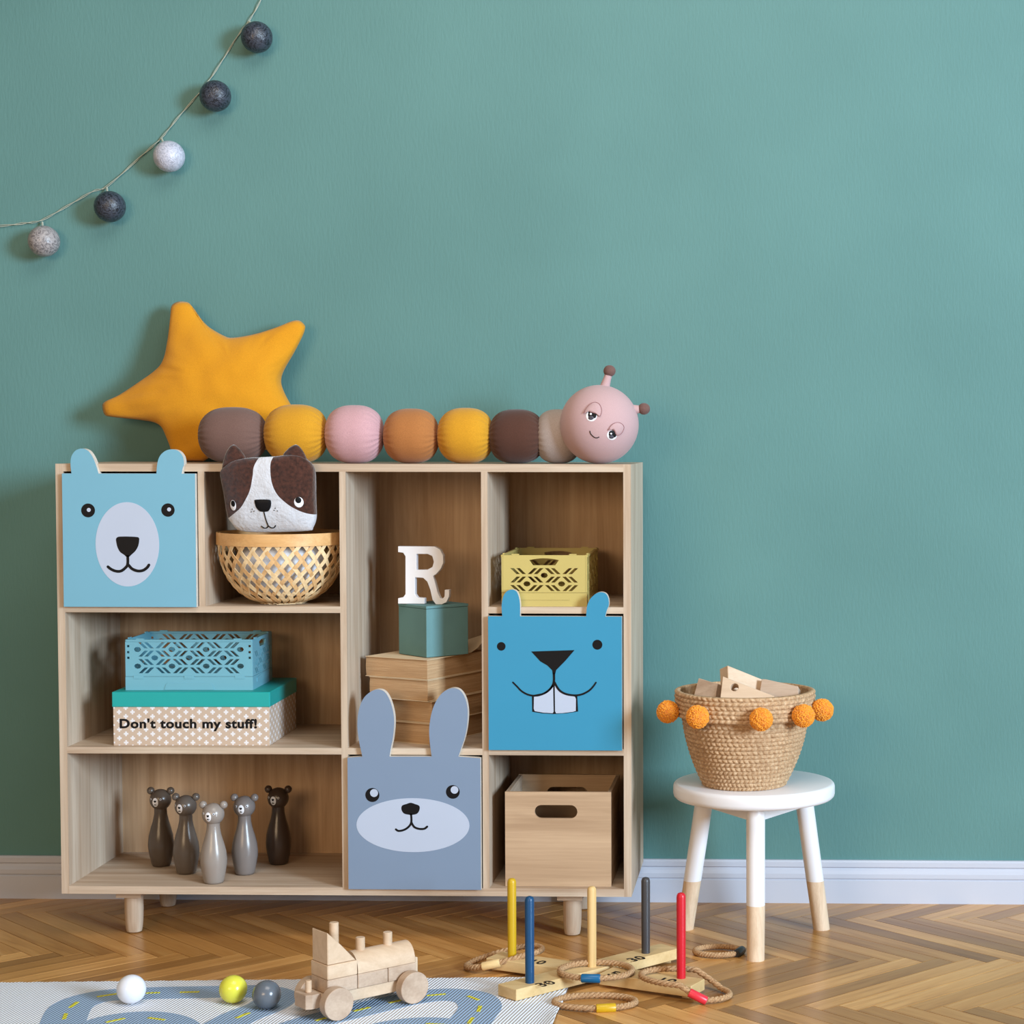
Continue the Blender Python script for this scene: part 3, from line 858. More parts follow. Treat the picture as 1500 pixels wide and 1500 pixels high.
# ================================================================== FOLDING CRATES
def lattice(nhalf, nrow, cx_, zc):
    """slots and octagons of the lattice, as XZ loops"""
    H = []
    hp, rp, sh, sw, hh = .0422, .0207, .0160, .0088, .0145
    for k in range(nrow):
        zr = zc + ((nrow - 1) / 2 - k) * rp
        for j in range(nhalf):
            xa = cx_ + (j - nhalf / 2) * hp
            rising = (j + k) % 2 == 1
            for o_ in (.0022, .0168):
                if rising:
                    L = [(xa + o_, zr - hh / 2), (xa + o_ + sw, zr - hh / 2), (xa + o_ + sw + sh - .001, zr + hh / 2), (xa + o_ + sh - .001, zr + hh / 2)]
                else:
                    xe = xa + hp
                    L = [(xe - o_, zr - hh / 2), (xe - o_ - sw, zr - hh / 2), (xe - o_ - sw - sh + .001, zr + hh / 2), (xe - o_ - sh + .001, zr + hh / 2)]
                H.append(L)
    for k in range(nrow - 1):
        zr = zc + ((nrow - 1) / 2 - k - .5) * rp
        for j in range(nhalf + 1):
            up_ok = (j + k) % 2 == (0 if nhalf == 6 else 0)
            if nhalf == 4:
                up_ok = (j + k) % 2 == 0
            if not up_ok:
                continue
            if nhalf == 4 and j in (0, 4):
                continue
            H.append(ellipse(cx_ + (j - nhalf / 2) * hp, zr, .0088, .0066, 8))
    return H
def crate(name, label, loc, rot, c, swap):
    """long side w=.314, short side d=.208; swap turns the short side to the front"""
    W_, D_, H_ = .314, .208, .125
    mt = paint(name + '_plastic', c, .4, .02, .4, .02)
    th = thing(name, label, 'crate', loc)
    M0 = Matrix.Translation(loc) @ Matrix.Rotation(rot, 4, 'Z')
    if swap:
        M0 = M0 @ Matrix.Rotation(pi / 2, 4, 'Z')
    t_ = .0030
    hl = lattice(6, 4, 0, .080)
    hs = lattice(4, 3, 0, .0655)
    hand = [(.036 * cos(a) * 1.0, .1005 + .0165 * sin(a)) for a in [pi * i / 10 for i in range(11)]]
    hand = [(.036, .1005)] + [(.036 * cos(pi * i / 10) ** 1 if False else .036 * (1 - 2 * i / 10), .1005 + .013 + .004 * (1 - (1 - 2 * i / 10) ** 2)) for i in range(11)] + [(-.036, .1005)]
    hand = [(.027, .1005), (.036, .113)] + [(.036 * (1 - 2 * i / 8), .113 + .0045 * (1 - (1 - 2 * i / 8) ** 2)) for i in range(1, 8)] + [(-.036, .113), (-.027, .1005)]
    # small square holes at the posts of the long side
    sq = []
    for sx in (-1, 1):
        for zz in (.080, .094, .109):
            sq.append([(sx * .1495 - .003, zz - .0028), (sx * .1495 + .003, zz - .0028), (sx * .1495 + .003, zz + .0028), (sx * .1495 - .003, zz + .0028)])
    z0p = .034
    rect = lambda w_, za, zb_: [(-w_, za), (w_, za), (w_, zb_), (-w_, zb_)]
    for s in (-1, 1):
        y = s * (D_ / 2 - t_ / 2)
        fin('long_panel', plate(B(), rect(W_ / 2 - .0004, z0p, H_), hl + sq, y - t_ / 2, y + t_ / 2, M0), mt, th, label=None)
        x = s * (W_ / 2 - t_ / 2)
        cv = lambda a, z, yy: (yy, a, z)
        fin('short_panel', plate(B(), rect(D_ / 2 - t_ - .0004, z0p, H_), hs + [hand], x - t_ / 2, x + t_ / 2, M0, cv), mt, th)
        # raised top lip and stacking lugs
        fin('rim_bar', box(B(), -W_ / 2 + .002, W_ / 2 - .002, y - .0034, y + .0034, H_ - .005, H_ + .0005, M0), mt, th, bevel=.0006)
        for sx in (-1, 1):
            fin('stacking_lug', box(B(), sx * .120 - .010, sx * .120 + .010, y - .002, y + .002, H_, H_ + .003, M0), mt, th)
            fin('stacking_lug', box(B(), x - .002, x + .002, sx * .070 - .009, sx * .070 + .009, H_, H_ + .003, M0), mt, th)
    # base tray, with the pull recess of the long sides
    bm = B()
    t2 = .0052
    box(bm, -W_ / 2, W_ / 2, -D_ / 2, D_ / 2, 0, .004, M0)
    for s in (-1, 1):
        box(bm, -W_ / 2, W_ / 2, s * (D_ / 2 - t2 / 2) - t2 / 2, s * (D_ / 2 - t2 / 2) + t2 / 2, .004, z0p - .0008, M0)
        box(bm, s * (W_ / 2 - t2 / 2) - t2 / 2, s * (W_ / 2 - t2 / 2) + t2 / 2, -D_ / 2 + t2, D_ / 2 - t2, .004, z0p - .0008, M0)
    fin('base_tray', bm, mt, th)
    for s in (-1, 1):
        yy = s * D_ / 2
        L = [(-.062, .0008), (.062, .0008), (.057, .014), (.052, .0175), (-.052, .0175), (-.057, .014)]
        fin('grip_plate', plate(B(), L, [], yy, yy + s * .0014, M0), mt, th)
        for sx in (-.125, 0, .125):
            fin('hinge_clip', plate(B(), [(sx - .012, .028), (sx + .012, .028), (sx + .012, .036), (sx - .012, .036)], [], yy, yy + s * .0010, M0), mt, th)
        xx = s * W_ / 2
        cv = lambda a, z, y_: (y_, a, z)
        L = [(-.062, .016), (.056, .016), (.062, .026), (.03, .0305), (0, .0315), (-.03, .0305), (-.062, .026)]
        fin('grip_plate', plate(B(), L, [], xx, xx + s * .0014, M0, cv), mt, th)
    return th
crate('folding_crate', 'pale yellow lattice folding crate in the upper right cubby', (1.1855, .1775, ZS1), 0.008, rgb(186, 168, 100), True)

# ================================================================== GIFT BOX WITH LETTERING
GX0, GX1, GY0, GY1 = .1195, .507, .026, .318
mt, t, b = nt('beige_cross_print')
tc = node(t, 'ShaderNodeTexCoord')
sp = node(t, 'ShaderNodeSeparateXYZ')
t.links.new(tc.outputs['Object'], sp.inputs[0])
def mth(op, a, b_=None, c_=None):
    n_ = node(t, 'ShaderNodeMath', operation=op)
    for i, q in enumerate((a, b_, c_)):
        if q is None:
            continue
        if isinstance(q, (int, float)):
            n_.inputs[i].default_value = q
        else:
            t.links.new(q, n_.inputs[i])
    return n_.outputs[0]
uu = mth('ADD', sp.outputs[0], sp.outputs[1])
def crosses(ou, ov):
    pu, pv = .0335, .0215
    fu = mth('MULTIPLY', mth('SUBTRACT', mth('FRACT', mth('ADD', mth('DIVIDE', uu, pu), 20 + ou)), .5), pu)
    fv = mth('MULTIPLY', mth('SUBTRACT', mth('FRACT', mth('ADD', mth('DIVIDE', sp.outputs[2], pv), 20 + ov)), .5), pv)
    au, av = mth('ABSOLUTE', fu), mth('ABSOLUTE', fv)
    h = mth('MULTIPLY', mth('LESS_THAN', au, .0058), mth('LESS_THAN', av, .0021))
    k = mth('MULTIPLY', mth('LESS_THAN', av, .0058), mth('LESS_THAN', au, .0021))
    return mth('MAXIMUM', h, k)
fac = mth('MAXIMUM', crosses(.1, 0), crosses(.6, .5))
mx = node(t, 'ShaderNodeMix', data_type='RGBA')
t.links.new(fac, mx.inputs[0])
mx.inputs[6].default_value = rgb(190, 168, 148)
mx.inputs[7].default_value = rgb(220, 218, 220)
t.links.new(mx.outputs[2], b.inputs['Base Color'])
b.inputs['Roughness'].default_value = .6
M_gift = mt
gz = ZS2
ghb = .1015
gt = thing('gift_box', 'beige cross-patterned box with a turquoise lid and dark lettering', 'box', ((GX0 + GX1) / 2, (GY0 + GY1) / 2, gz))
Mg = Matrix.Translation(((GX0 + GX1) / 2, (GY0 + GY1) / 2, gz)) @ Matrix.Rotation(.022, 4, 'Z')
gw, gd = (GX1 - GX0) / 2, (GY1 - GY0) / 2
gb = fin('box_body', box(B(), -gw + .002, gw - .002, -gd + .002, gd - .002, 0, ghb, Mg), M_gift, gt, bevel=.001)
fin('lid', box(B(), -gw, gw, -gd, gd, .0955, .1325, Mg), paint('turquoise_card', rgb(20, 154, 150), .45, .02, .4, .02), gt, bevel=.0015)
def text_bm(s, size, bold):
    c = bpy.data.curves.new('lettering', 'FONT')
    c.body = s
    c.size = size
    c.offset = bold
    c.extrude = .0003
    c.align_x = 'CENTER'
    c.space_character = 1.08
    c.resolution_u = 4
    o = bpy.data.objects.new('lettering', c)
    COL.objects.link(o)
    dg = bpy.context.evaluated_depsgraph_get()
    me = bpy.data.meshes.new_from_object(o.evaluated_get(dg))
    bm = B()
    bm.from_mesh(me)
    bpy.data.objects.remove(o)
    bpy.data.meshes.remove(me)
    return bm
bm = text_bm("Don't touch my stuff!", .031, .0011)
xsz = [v.co.x for v in bm.verts]
kx = .337 / (max(xsz) - min(xsz))
bmesh.ops.transform(bm, matrix=Mg @ Matrix.Translation((-.0075, -gd + .0018, .044)) @ Matrix.Rotation(pi / 2, 4, 'X') @ Matrix.Diagonal((kx, 1, 1, 1)), verts=bm.verts[:])
fin('lettering', bm, M_black, gb, label="dark lettering reading Don't touch my stuff!")
crate('folding_crate', 'sky blue lattice folding crate on top of the turquoise lid', (.2985, .1675, gz + .1326), .03, rgb(108, 166, 182), False)

# ================================================================== BEAR SKITTLES
def skittle(label, x, y, c, turn):
    mt = paint('skittle_paint_%d' % int(x * 1000), c, .28, .03, .5, .02)
    z = ZB + .0002
    th = thing('bear_skittle', label, 'skittle', (x, y, z), 'bear skittles in the bottom cubby')
    pr = [(.019, 0), (.0225, .002), (.0245, .006), (.0285, .025), (.0318, .045), (.0325, .058), (.0305, .078), (.0255, .098), (.0195, .118), (.0162, .135), (.0158, .148), (.0168, .152)]
    fin('body', lathe(B(), pr, (x, y, z), 36), mt, th, smooth=True)
    hz_ = z + .171
    h = fin('head', sphere(B(), (x, y, hz_), .0272, 32, 20), mt, th, smooth='all')
    for s in (-1, 1):
        fin('ear', sphere(B(), (x + s * .0255, y + .002, hz_ + .0225), .0098, 18, 12), mt, th, smooth='all')
    fy = lambda a, c_, off: y - sqrt(max(1e-7, (.0272 + off) ** 2 - (a - x) ** 2 - (c_ - hz_) ** 2))
    ox = x + turn
    mz = fin('muzzle', on_surface(ellipse(ox, hz_ - .003, .0078, .0115, 24), fy, .0003, .0006), M_eyewhite, h, smooth='all')
    fin('nose', on_surface([(ox - .0036, hz_ + .0022), (ox + .0036, hz_ + .0022), (ox + .0028, hz_ - .001), (ox, hz_ - .0034), (ox - .0028, hz_ - .001)], fy, .0017, .0003), M_eyeblack, mz, smooth='all')
    fin('mouth', on_surface(stroke([(ox - .0035, hz_ - .0088), (ox - .0012, hz_ - .0098), (ox, hz_ - .0068), (ox + .0012, hz_ - .0098), (ox + .0035, hz_ - .0088)], .0006, 3), fy, .0015, .0002), M_eyeblack, mz, smooth='all')
    for s in (-1, 1):
        ex = ox + s * .0135
        e = fin('eye', on_surface(ellipse(ex, hz_ + .0045, .0026, .0026, 14), fy, .0003, .0004), M_eyewhite, h, smooth='all')
        fin('pupil', on_surface(ellipse(ex, hz_ + .0045, .0016, .0016, 10), fy, .0007, .0003), M_eyeblack, e, smooth='all')
skittle('dark taupe bear skittle at the left end of the group', .1725, .232, rgb(84, 72, 62), -.0055)
skittle('slate grey bear skittle second from the left', .263, .148, rgb(98, 88, 80), -.0080)
skittle('lightest grey bear skittle standing foremost in the cubby', .363, .044, rgb(144, 134, 126), -.0050)
skittle('mid grey bear skittle second from the right', .413, .143, rgb(120, 112, 108), -.0010)
skittle('darkest brown bear skittle at the right end of the group', .468, .262, rgb(64, 50, 42), -.0065)

# ================================================================== BOOKS, CUBE BOX, LETTER
mt, t, b = nt('old_page_edges')
v = coords(t, (10, 10, 900))
f = noise(t, v, 1, 3, .7)
g = noise(t, coords(t), 14, 3)
t.links.new(ramp(t, f, [(.25, rgb(160, 124, 86)), (.5, rgb(186, 150, 110)), (.75, rgb(206, 174, 136))]), b.inputs['Base Color'])
b.inputs['Roughness'].default_value = .85
bump(t, b, f, .5, .002)
M_pages = mt
M_cover = paint('worn_paper_cover', rgb(214, 190, 156), .8, .08, .2, .1)
e1 = Vector((-.898, .440, 0)).normalized()
e2 = Vector((.440, .898, 0)).normalized()
c0 = Vector((.898, .055, ZS2))
hts = [.0525, .0540, .0530, .0500]
z = .0004
blabs = ['old paperback at the bottom of the book stack, on the shelf', 'old paperback second from the bottom of the book stack', 'old paperback just below the top book of the stack', 'old paperback with a curling cover on top of the book stack']
offs = [(0.0, .0), (-.003, .006), (.002, -.004), (.004, -.003)]
random.seed(8)
for i in range(4):
    o1, o2 = offs[i]
    base = c0 + e1 * o1 + e2 * o2
    th = thing('old_paperback', blabs[i], 'book', base + e1 * .09 + e2 * .13 + Vector((0, 0, z)), 'stack of old paperbacks')
    R3 = Matrix((e1, e2, Vector((0, 0, 1)))).transposed().to_4x4()
    R3.translation = base + Vector((0, 0, z))
    h = hts[i]
    l1, l2 = (.176, .262)
    if i == 3:
        l1 = .186
    if i == 0:
        l1, l2 = .172, .258
    # page block with a wavy outer edge
    bm = B()
    nz_, nu, nv = 6, 8, 10
    grid = {}
    def pt(u_, v_, w_):
        bulge = .002 * sin(w_ * pi)
        x_ = u_ * l1
        y_ = v_ * l2
        if v_ == 0:
            y_ -= bulge
        if u_ == 0:
            x_ -= bulge
        return R3 @ Vector((x_, y_, .0016 + w_ * (h - .0034)))
    for a in range(nu + 1):
        for c_ in range(nv + 1):
            for d in range(nz_ + 1):
                if a in (0, nu) or c_ in (0, nv) or d in (0, nz_):
                    grid[a, c_, d] = bm.verts.new(pt(a / nu, c_ / nv, d / nz_))
    def q4(k1, k2, k3, k4):
        bm.faces.new((grid[k1], grid[k2], grid[k3], grid[k4]))
    for a in range(nu):
        for d in range(nz_):
            q4((a, 0, d), (a + 1, 0, d), (a + 1, 0, d + 1), (a, 0, d + 1))
            q4((a, nv, d), (a + 1, nv, d), (a + 1, nv, d + 1), (a, nv, d + 1))
        for c_ in range(nv):
            q4((a, c_, 0), (a + 1, c_, 0), (a + 1, c_ + 1, 0), (a, c_ + 1, 0))
            q4((a, c_, nz_), (a + 1, c_, nz_), (a + 1, c_ + 1, nz_), (a, c_ + 1, nz_))
    for c_ in range(nv):
        for d in range(nz_):
            q4((0, c_, d), (0, c_ + 1, d), (0, c_ + 1, d + 1), (0, c_, d + 1))
            q4((nu, c_, d), (nu, c_ + 1, d), (nu, c_ + 1, d + 1), (nu, c_, d + 1))
    fin('page_block', bm, M_pages, th)
    for top in (0, 1):
        bm = B()
        zz = h - .0016 if top else 0
        n1, n2 = 6, 10
        lay = []
        for s_ in (0, 1):
            lay.append([[bm.verts.new(R3 @ Vector((-.004 + (l1 + .004) * a / n1, -.004 + (l2 + .004) * c_ / n2,
                         zz + .0012 * s_ + (.045 * max(0, (c_ / n2 - .62) / .38) ** 2 * max(0, 1 - a / n1) ** 1.5 if (top and i == 3) else 0)))) for c_ in range(n2 + 1)] for a in range(n1 + 1)])
        for s_ in (0, 1):
            for a in range(n1):
                for c_ in range(n2):
                    bm.faces.new((lay[s_][a][c_], lay[s_][a + 1][c_], lay[s_][a + 1][c_ + 1], lay[s_][a][c_ + 1]))
        for a in range(n1):
            for c_ in (0, n2):
                bm.faces.new((lay[0][a][c_], lay[0][a + 1][c_], lay[1][a + 1][c_], lay[1][a][c_]))
        for c_ in range(n2):
            for a in (0, n1):
                bm.faces.new((lay[0][a][c_], lay[0][a][c_ + 1], lay[1][a][c_ + 1], lay[1][a][c_]))
        fin('cover', bm, M_cover, th, smooth=True)
    z += h + .0004
ztop = ZS2 + z
# cube box
side = .126
cc = Vector((.886, .088, 0))
ang = radians(46)
d1 = Vector((-cos(ang), sin(ang), 0))
d2 = Vector((cos(ang) * 1.0, sin(ang), 0))
d2 = Vector((sin(ang), cos(ang), 0))
ctr = cc + d1 * side / 2 + d2 * side / 2
mt = paint('sage_teal_paper', rgb(98, 136, 138), .75, .08, .2, .15, 300)
th = thing('cube_box', 'small sage teal cardboard cube box standing on the old books', 'box', (ctr.x, ctr.y, ztop))
Mc = Matrix((d1, d2, Vector((0, 0, 1)))).transposed().to_4x4()
Mc.translation = (ctr.x, ctr.y, ztop + .0006)
s2 = side / 2
cb = fin('box_body', box(B(), -s2 + .0008, s2 - .0008, -s2 + .0008, s2 - .0008, 0, .120, Mc), mt, th, bevel=.0008)
fin('lid', box(B(), -s2, s2, -s2, s2, .1207, .1275, Mc), mt, th, bevel=.0008)
# letter R
lz = ztop + .1282
zl0 = min(p[1] for p in RL)
Rl = [(x, z_ - zl0 + lz) for x, z_ in RL]
Rh = [(x, z_ - zl0 + lz) for x, z_ in RH]
lx = sum(p[0] for p in Rl) / len(Rl)
bm = plate(B(), Rl, [Rh], .145, .163)
bmesh.ops.transform(bm, matrix=Matrix.Translation((lx, .154, 0)) @ Matrix.Rotation(-.10, 4, 'Z') @ Matrix.Translation((-lx, -.154, 0)), verts=bm.verts[:])
o = fin('letter_ornament', bm, M_white, bevel=.0008)
tag(o, 'white wooden letter R standing on the teal cube box', 'letter')

# ================================================================== WOODEN BOX WITH HANDLE HOLES
th = thing('wooden_box', 'open wooden box with oval handle hole in the lowest right cubby', 'box', (1.218, .155, ZB))
WX0, WX1, WY0, WY1, WZ1 = 1.0885, 1.3485, .022, .280, .3655
def slot(cx_, cz_, hw, hr_):
    L = [(cx_ + hw - hr_ + hr_ * cos(a), cz_ + hr_ * sin(a)) for a in [-pi / 2 + pi * i / 10 for i in range(11)]]
    return L + [(cx_ - hw + hr_ + hr_ * cos(a), cz_ + hr_ * sin(a)) for a in [pi / 2 + pi * i / 10 for i in range(11)]]
M_box = wood('box_plywood', rgb(170, 140, 110), rgb(200, 170, 138), 'x', across=22)
z0_ = ZB + .0005
for nm, ya, yb in (('front_board', WY0, WY0 + .009), ('rear_board', WY1 - .009, WY1)):
    fin(nm, plate(B(), [(WX0, z0_), (WX1, z0_), (WX1, WZ1), (WX0, WZ1)], [slot(1.2134, .317, .0525, .0165)], ya, yb), M_box, th)
for xa, xb in ((WX0 + .0004, WX0 + .009), (WX1 - .009, WX1 - .0004)):
    fin('side_board', box(B(), xa, xb, WY0 + .0092, WY1 - .0092, z0_, WZ1 - .001), M_wy, th)
fin('base_board', box(B(), WX0 + .0092, WX1 - .0092, WY0 + .0092, WY1 - .0092, z0_ + .002, z0_ + .009), M_wx, th)

# ================================================================== STOOL
st = thing('kids_stool', 'round white three-legged stool with bare wood leg ends', 'stool', (1.698, .02, 0))
SZ = .3946
fin('seat', lathe(B(), [(.02, SZ - .038), (.184, SZ - .038), (.191, SZ - .0365), (.1955, SZ - .032), (.197, SZ - .026), (.197, SZ - .011), (.1958, SZ - .005), (.1925, SZ - .0015), (.188, SZ), (.02, SZ)], (1.698, .02, 0), 96), M_white, st, smooth=True)
M_ash = wood('bare_ash_wood', rgb(206, 176, 144), rgb(232, 208, 180), 'z', across=70, stretch=3)
ST = [((1.524, .138), (1.577, .098)), ((1.705, -.150), (1.7035, -.095)), ((1.866, .146), (1.818, .100))]
for (fx, fy_), (tx, ty) in ST:
    a, c_ = Vector((fx, fy_, 0)), Vector((tx, ty, SZ - .0382))
    ax = (c_ - a).normalized()
    def leg_part(t0, t1, r0, r1, n=28):
        bm = B()
        rings = []
        for tt, rr in ((t0, r0), (t1, r1)):
            ctr_ = a.lerp(c_, tt)
            rings.append([bm.verts.new(ctr_ + Vector((rr * cos(2 * pi * k / n), rr * sin(2 * pi * k / n), 0))) for k in range(n)])
        for k in range(n):
            bm.faces.new((rings[0][k], rings[0][(k + 1) % n], rings[1][(k + 1) % n], rings[1][k]))
        bm.faces.new(rings[0][::-1])
        bm.faces.new(rings[1])
        return bm
    tdip = .355
    lg = fin('leg', leg_part(tdip, 1, .0222, .0225), M_white, st, smooth=True)
    fin('leg_end', leg_part(0, tdip, .0208, .0220), M_ash, lg, smooth=True, label='bare wood leg end')
P3 = [Vector((tx, ty, 0)) for _, (tx, ty) in ST]
cen = sum(P3, Vector()) / 3
bm = B()
for i in range(3):
    a, c_ = P3[i], P3[(i + 1) % 3]
    d = (c_ - a).normalized()
    nn = Vector((-d.y, d.x, 0))
    if nn.dot(cen - a) > 0:
        nn = -nn
    th_ = .011
    q = [a + nn * th_, c_ + nn * th_, c_ - nn * th_, a - nn * th_]
    lo = [bm.verts.new((p.x, p.y, SZ - .0745)) for p in q]
    hi = [bm.verts.new((p.x, p.y, SZ - .0382)) for p in q]
    for k in range(4):
        j = (k + 1) % 4
        bm.faces.new((lo[k], lo[j], hi[j], hi[k]))
    bm.faces.new(lo[::-1])
    bm.faces.new(hi)
fin('apron', bm, M_white, st)
# ================================================================== JUTE BASKET WITH POMPOMS
JX, JY, JZ = 1.675, -.020, SZ + .0004
jb = thing('jute_basket', 'braided jute basket with a folded cuff and orange pompoms on the stool', 'basket', (JX, JY, JZ))
mt, t, b = nt('jute_braid')
v = coords(t)
f = noise(t, v, 130, 4, .65)
t.links.new(ramp(t, f, [(.3, rgb(150, 114, 80)), (.5, rgb(184, 148, 110)), (.72, rgb(212, 182, 146))]), b.inputs['Base Color'])
b.inputs['Roughness'].default_value = .8
bump(t, b, noise(t, v, 500, 3), .4, .002)
M_jute = mt
def braid(prof, rowh, nb, sub=6, na=330, close_bottom=False, thick=.006):
    """surface of revolution made of braided coils: prof(s)->(r, z), s runs 0..1"""
    bm = B()
    # length along the profile
    L = 0
    pp = [prof(i / 60) for i in range(61)]
    for a, c_ in zip(pp, pp[1:]):
        L += sqrt((a[0] - c_[0]) ** 2 + (a[1] - c_[1]) ** 2)
    nrow = max(1, round(L / rowh))
    ns = nrow * sub
    rings = []
    for i in range(ns + 1):
        s = i / ns
        r, z = prof(s)
        r2_, z2_ = prof(min(1, s + .002))
        r1_, z1_ = prof(max(0, s - .002))
        tx_, tz_ = r2_ - r1_, z2_ - z1_
        ll = sqrt(tx_ * tx_ + tz_ * tz_) or 1
        nx_, nz_ = tz_ / ll, -tx_ / ll
        fr = (s * nrow) % 1
        row = int(s * nrow - 1e-6)
        ring = []
        for k in range(na):
            a = 2 * pi * k / na
            slant = 1 if row % 2 else -1
            ph = a * nb + slant * (fr - .5) * 2.6 + row * 1.3
            d = .0048 * (abs(sin(fr * pi)) ** .55) * (.30 + .70 * abs(sin(ph / 2)) ** .7)
            wob = .0018 * sin(a * 3 + 1) + .0012 * sin(a * 5)
            rr = r + (nx_ * d) + wob * min(1, z / .1)
            ring.append(bm.verts.new((JX + rr * cos(a), JY + rr * sin(a), max(JZ, JZ + z + nz_ * d))))
        rings.append(ring)
    for a, c_ in zip(rings, rings[1:]):
        for k in range(na):
            bm.faces.new((a[k], a[(k + 1) % na], c_[(k + 1) % na], c_[k]))
    # inner wall
    inner = []
    for i in range(13):
        s = i / 12
        r, z = prof(s)
        inner.append([bm.verts.new((JX + (r - thick) * cos(2 * pi * k / na), JY + (r - thick) * sin(2 * pi * k / na), JZ + max(z, .005))) for k in range(0, na, 3)])
    m3 = len(inner[0])
    for a, c_ in zip(inner, inner[1:]):
        for k in range(m3):
            bm.faces.new((a[(k + 1) % m3], a[k], c_[k], c_[(k + 1) % m3]))
    for ro, ri in ((rings[-1], inner[-1]), (rings[0], inner[0])):
        for k in range(m3):
            j = (k + 1) % m3
            bm.faces.new((ro[3 * k], ro[3 * k + 1], ri[k]))
            bm.faces.new((ro[3 * k + 1], ro[3 * k + 2], ri[j], ri[k]))
            bm.faces.new((ro[3 * k + 2], ro[(3 * k + 3) % na], ri[j]))
    if close_bottom:
        bm.faces.new(inner[0])
        bm.faces.new(rings[0])
    return bm
def body_prof(s):
    z = .192 * s
    r = .096 + (.1500 - .096) * (1 - (1 - min(1, s * 1.02)) ** 1.9)
    return r, z
def cuff_prof(s):
    z = .168 + .062 * s
    return .1635 + .0035 * s - .002 * max(0, s - .8) / .2, z
fin('braided_body', braid(body_prof, .0104, 66, 8, 660, True), M_jute, jb, smooth='all')
fin('folded_cuff', braid(cuff_prof, .0104, 72, 8, 660, False, .0085), M_jute, jb, smooth='all')
mt, t, b = nt('orange_yarn')
t.links.new(ramp(t, noise(t, coords(t), 260, 3), [(.3, rgb(206, 118, 12)), (.7, rgb(244, 166, 40))]), b.inputs['Base Color'])
b.inputs['Roughness'].default_value = .95
b.inputs['Sheen Weight'].default_value = .3
M_pom = mt
def pompom_mesh():
    bm = B()
    bmesh.ops.create_icosphere(bm, subdivisions=5, radius=1)
    rnd = random.Random(3)
    for v in bm.verts:
        v.co *= 1 - .16 * rnd.random() ** 1.5 + .03 * mnoise.noise(v.co * 4)
    me = bpy.data.meshes.new('pompom')
    bm.to_mesh(me)
    bm.free()
    me.materials.append(M_pom)
    return me
pmesh = pompom_mesh()
for px_, pz_, deg in ((1.495, .5775, 197), (1.5815, .5800, 236), (1.7165, .5790, 283), (1.8055, .5795, 318), (1.8535, .580, 350)):
    a = radians(deg)
    o = bpy.data.objects.new('pompom', pmesh)
    link(o, jb)
    R_ = .1655 + .0245
    p = Vector((JX + R_ * cos(a), JY + R_ * sin(a), pz_))
    o.location = p - Vector((JX, JY, JZ))
    o.scale = (.0282,) * 3
    o.rotation_euler = (deg, deg * 2, deg * 3)
# blocks in the basket
def prism(poly, d0, d1, M_):
    return plate(B(), poly, [], d0, d1, M_)
def block(label, bm, mat=None):
    return tag(fin('toy_block', bm, mat or M_beech, bevel=.0012), label, 'toy block', 'wooden blocks in the jute basket')
def place(x, y, z, rx=0, ry=0, rz=0):
    return Matrix.Translation((x, y, z)) @ Matrix.Rotation(rz, 4, 'Z') @ Matrix.Rotation(ry, 4, 'Y') @ Matrix.Rotation(rx, 4, 'X')
hole = ellipse(.0, .008, .0105, .0105, 20)
block('pale wooden block with a round hole at the front of the jute basket', plate(B(), [(-.036, -.05), (.085, -.05), (.095, -.012), (-.032, .035)], [ellipse(-.002, .008, .0095, .0095, 20)], -.017, .017, place(1.656, -.075, .624, -.45, 0, -.12)))
block('tallest slanted wooden block sticking up from the middle of the jute basket', prism([(-.045, -.07), (.055, -.07), (.055, -.005), (-.035, .035)], -.022, .022, place(1.660, -.002, .644, -.3, 0, .5)))
block('small wooden block at the left inside the jute basket', prism([(-.03, -.05), (.035, -.05), (.035, .012), (-.022, .022)], -.02, .02, place(1.590, -.035, .627, -.3, 0, -.55)), M_beech2)
block('flat wooden block at the right inside the jute basket', prism([(-.05, -.04), (.05, -.04), (.046, .002), (-.035, .018), (-.044, .018)], -.02, .02, place(1.762, -.010, .626, -.35, 0, -.15)), M_beech2)
block('wooden block lying low between the others in the jute basket', box(B(), -.06, .06, -.03, .03, -.02, .02, place(1.700, .02, .545, .1, .1, .4)))
block('wooden block lying at the bottom of the pile in the jute basket', box(B(), -.05, .05, -.04, .04, -.03, .03, place(1.645, -.03, .44, 0, 0, .9)))

# ================================================================== RUG
def rug_mat(name, c):
    mt, t, b = nt(name)
    tc = node(t, 'ShaderNodeTexCoord')
    g_ = node(t, 'ShaderNodeNewGeometry')
    mp = node(t, 'ShaderNodeMapping')
    mp.inputs['Rotation'].default_value = (0, 0, radians(10))
    t.links.new(g_.outputs['Position'], mp.inputs[0])
    wv = node(t, 'ShaderNodeTexWave')
    wv.inputs['Scale'].default_value = 42
    wv.inputs['Distortion'].default_value = .6
    wv.inputs['Detail'].default_value = 1
    t.links.new(mp.outputs[0], wv.inputs['Vector'])
    t.links.new(ramp(t, wv.outputs['Fac'], [(.1, mul(c, .80)), (.5, c)]), b.inputs['Base Color'])
    b.inputs['Roughness'].default_value = .95
    b.inputs['Specular IOR Level'].default_value = .1
    bump(t, b, wv.outputs['Fac'], .7, .004)
    return mt
M_rug, M_road, M_dash = rug_mat('white_cotton_weave', rgb(234, 236, 242)), rug_mat('blue_road_print', rgb(156, 178, 204)), rug_mat('yellow_dash_print', rgb(222, 212, 70))
RZ = .0055
rug = thing('road_rug', 'white woven play rug with a blue road print on the parquet', 'rug', (.1, -.95, 0))
def rug_back(x):
    return -.400 + .0625 * x + .0015 * sin(x * 160)
bm = B()
nx_, ny_ = 420, 26
top, bot = [], []
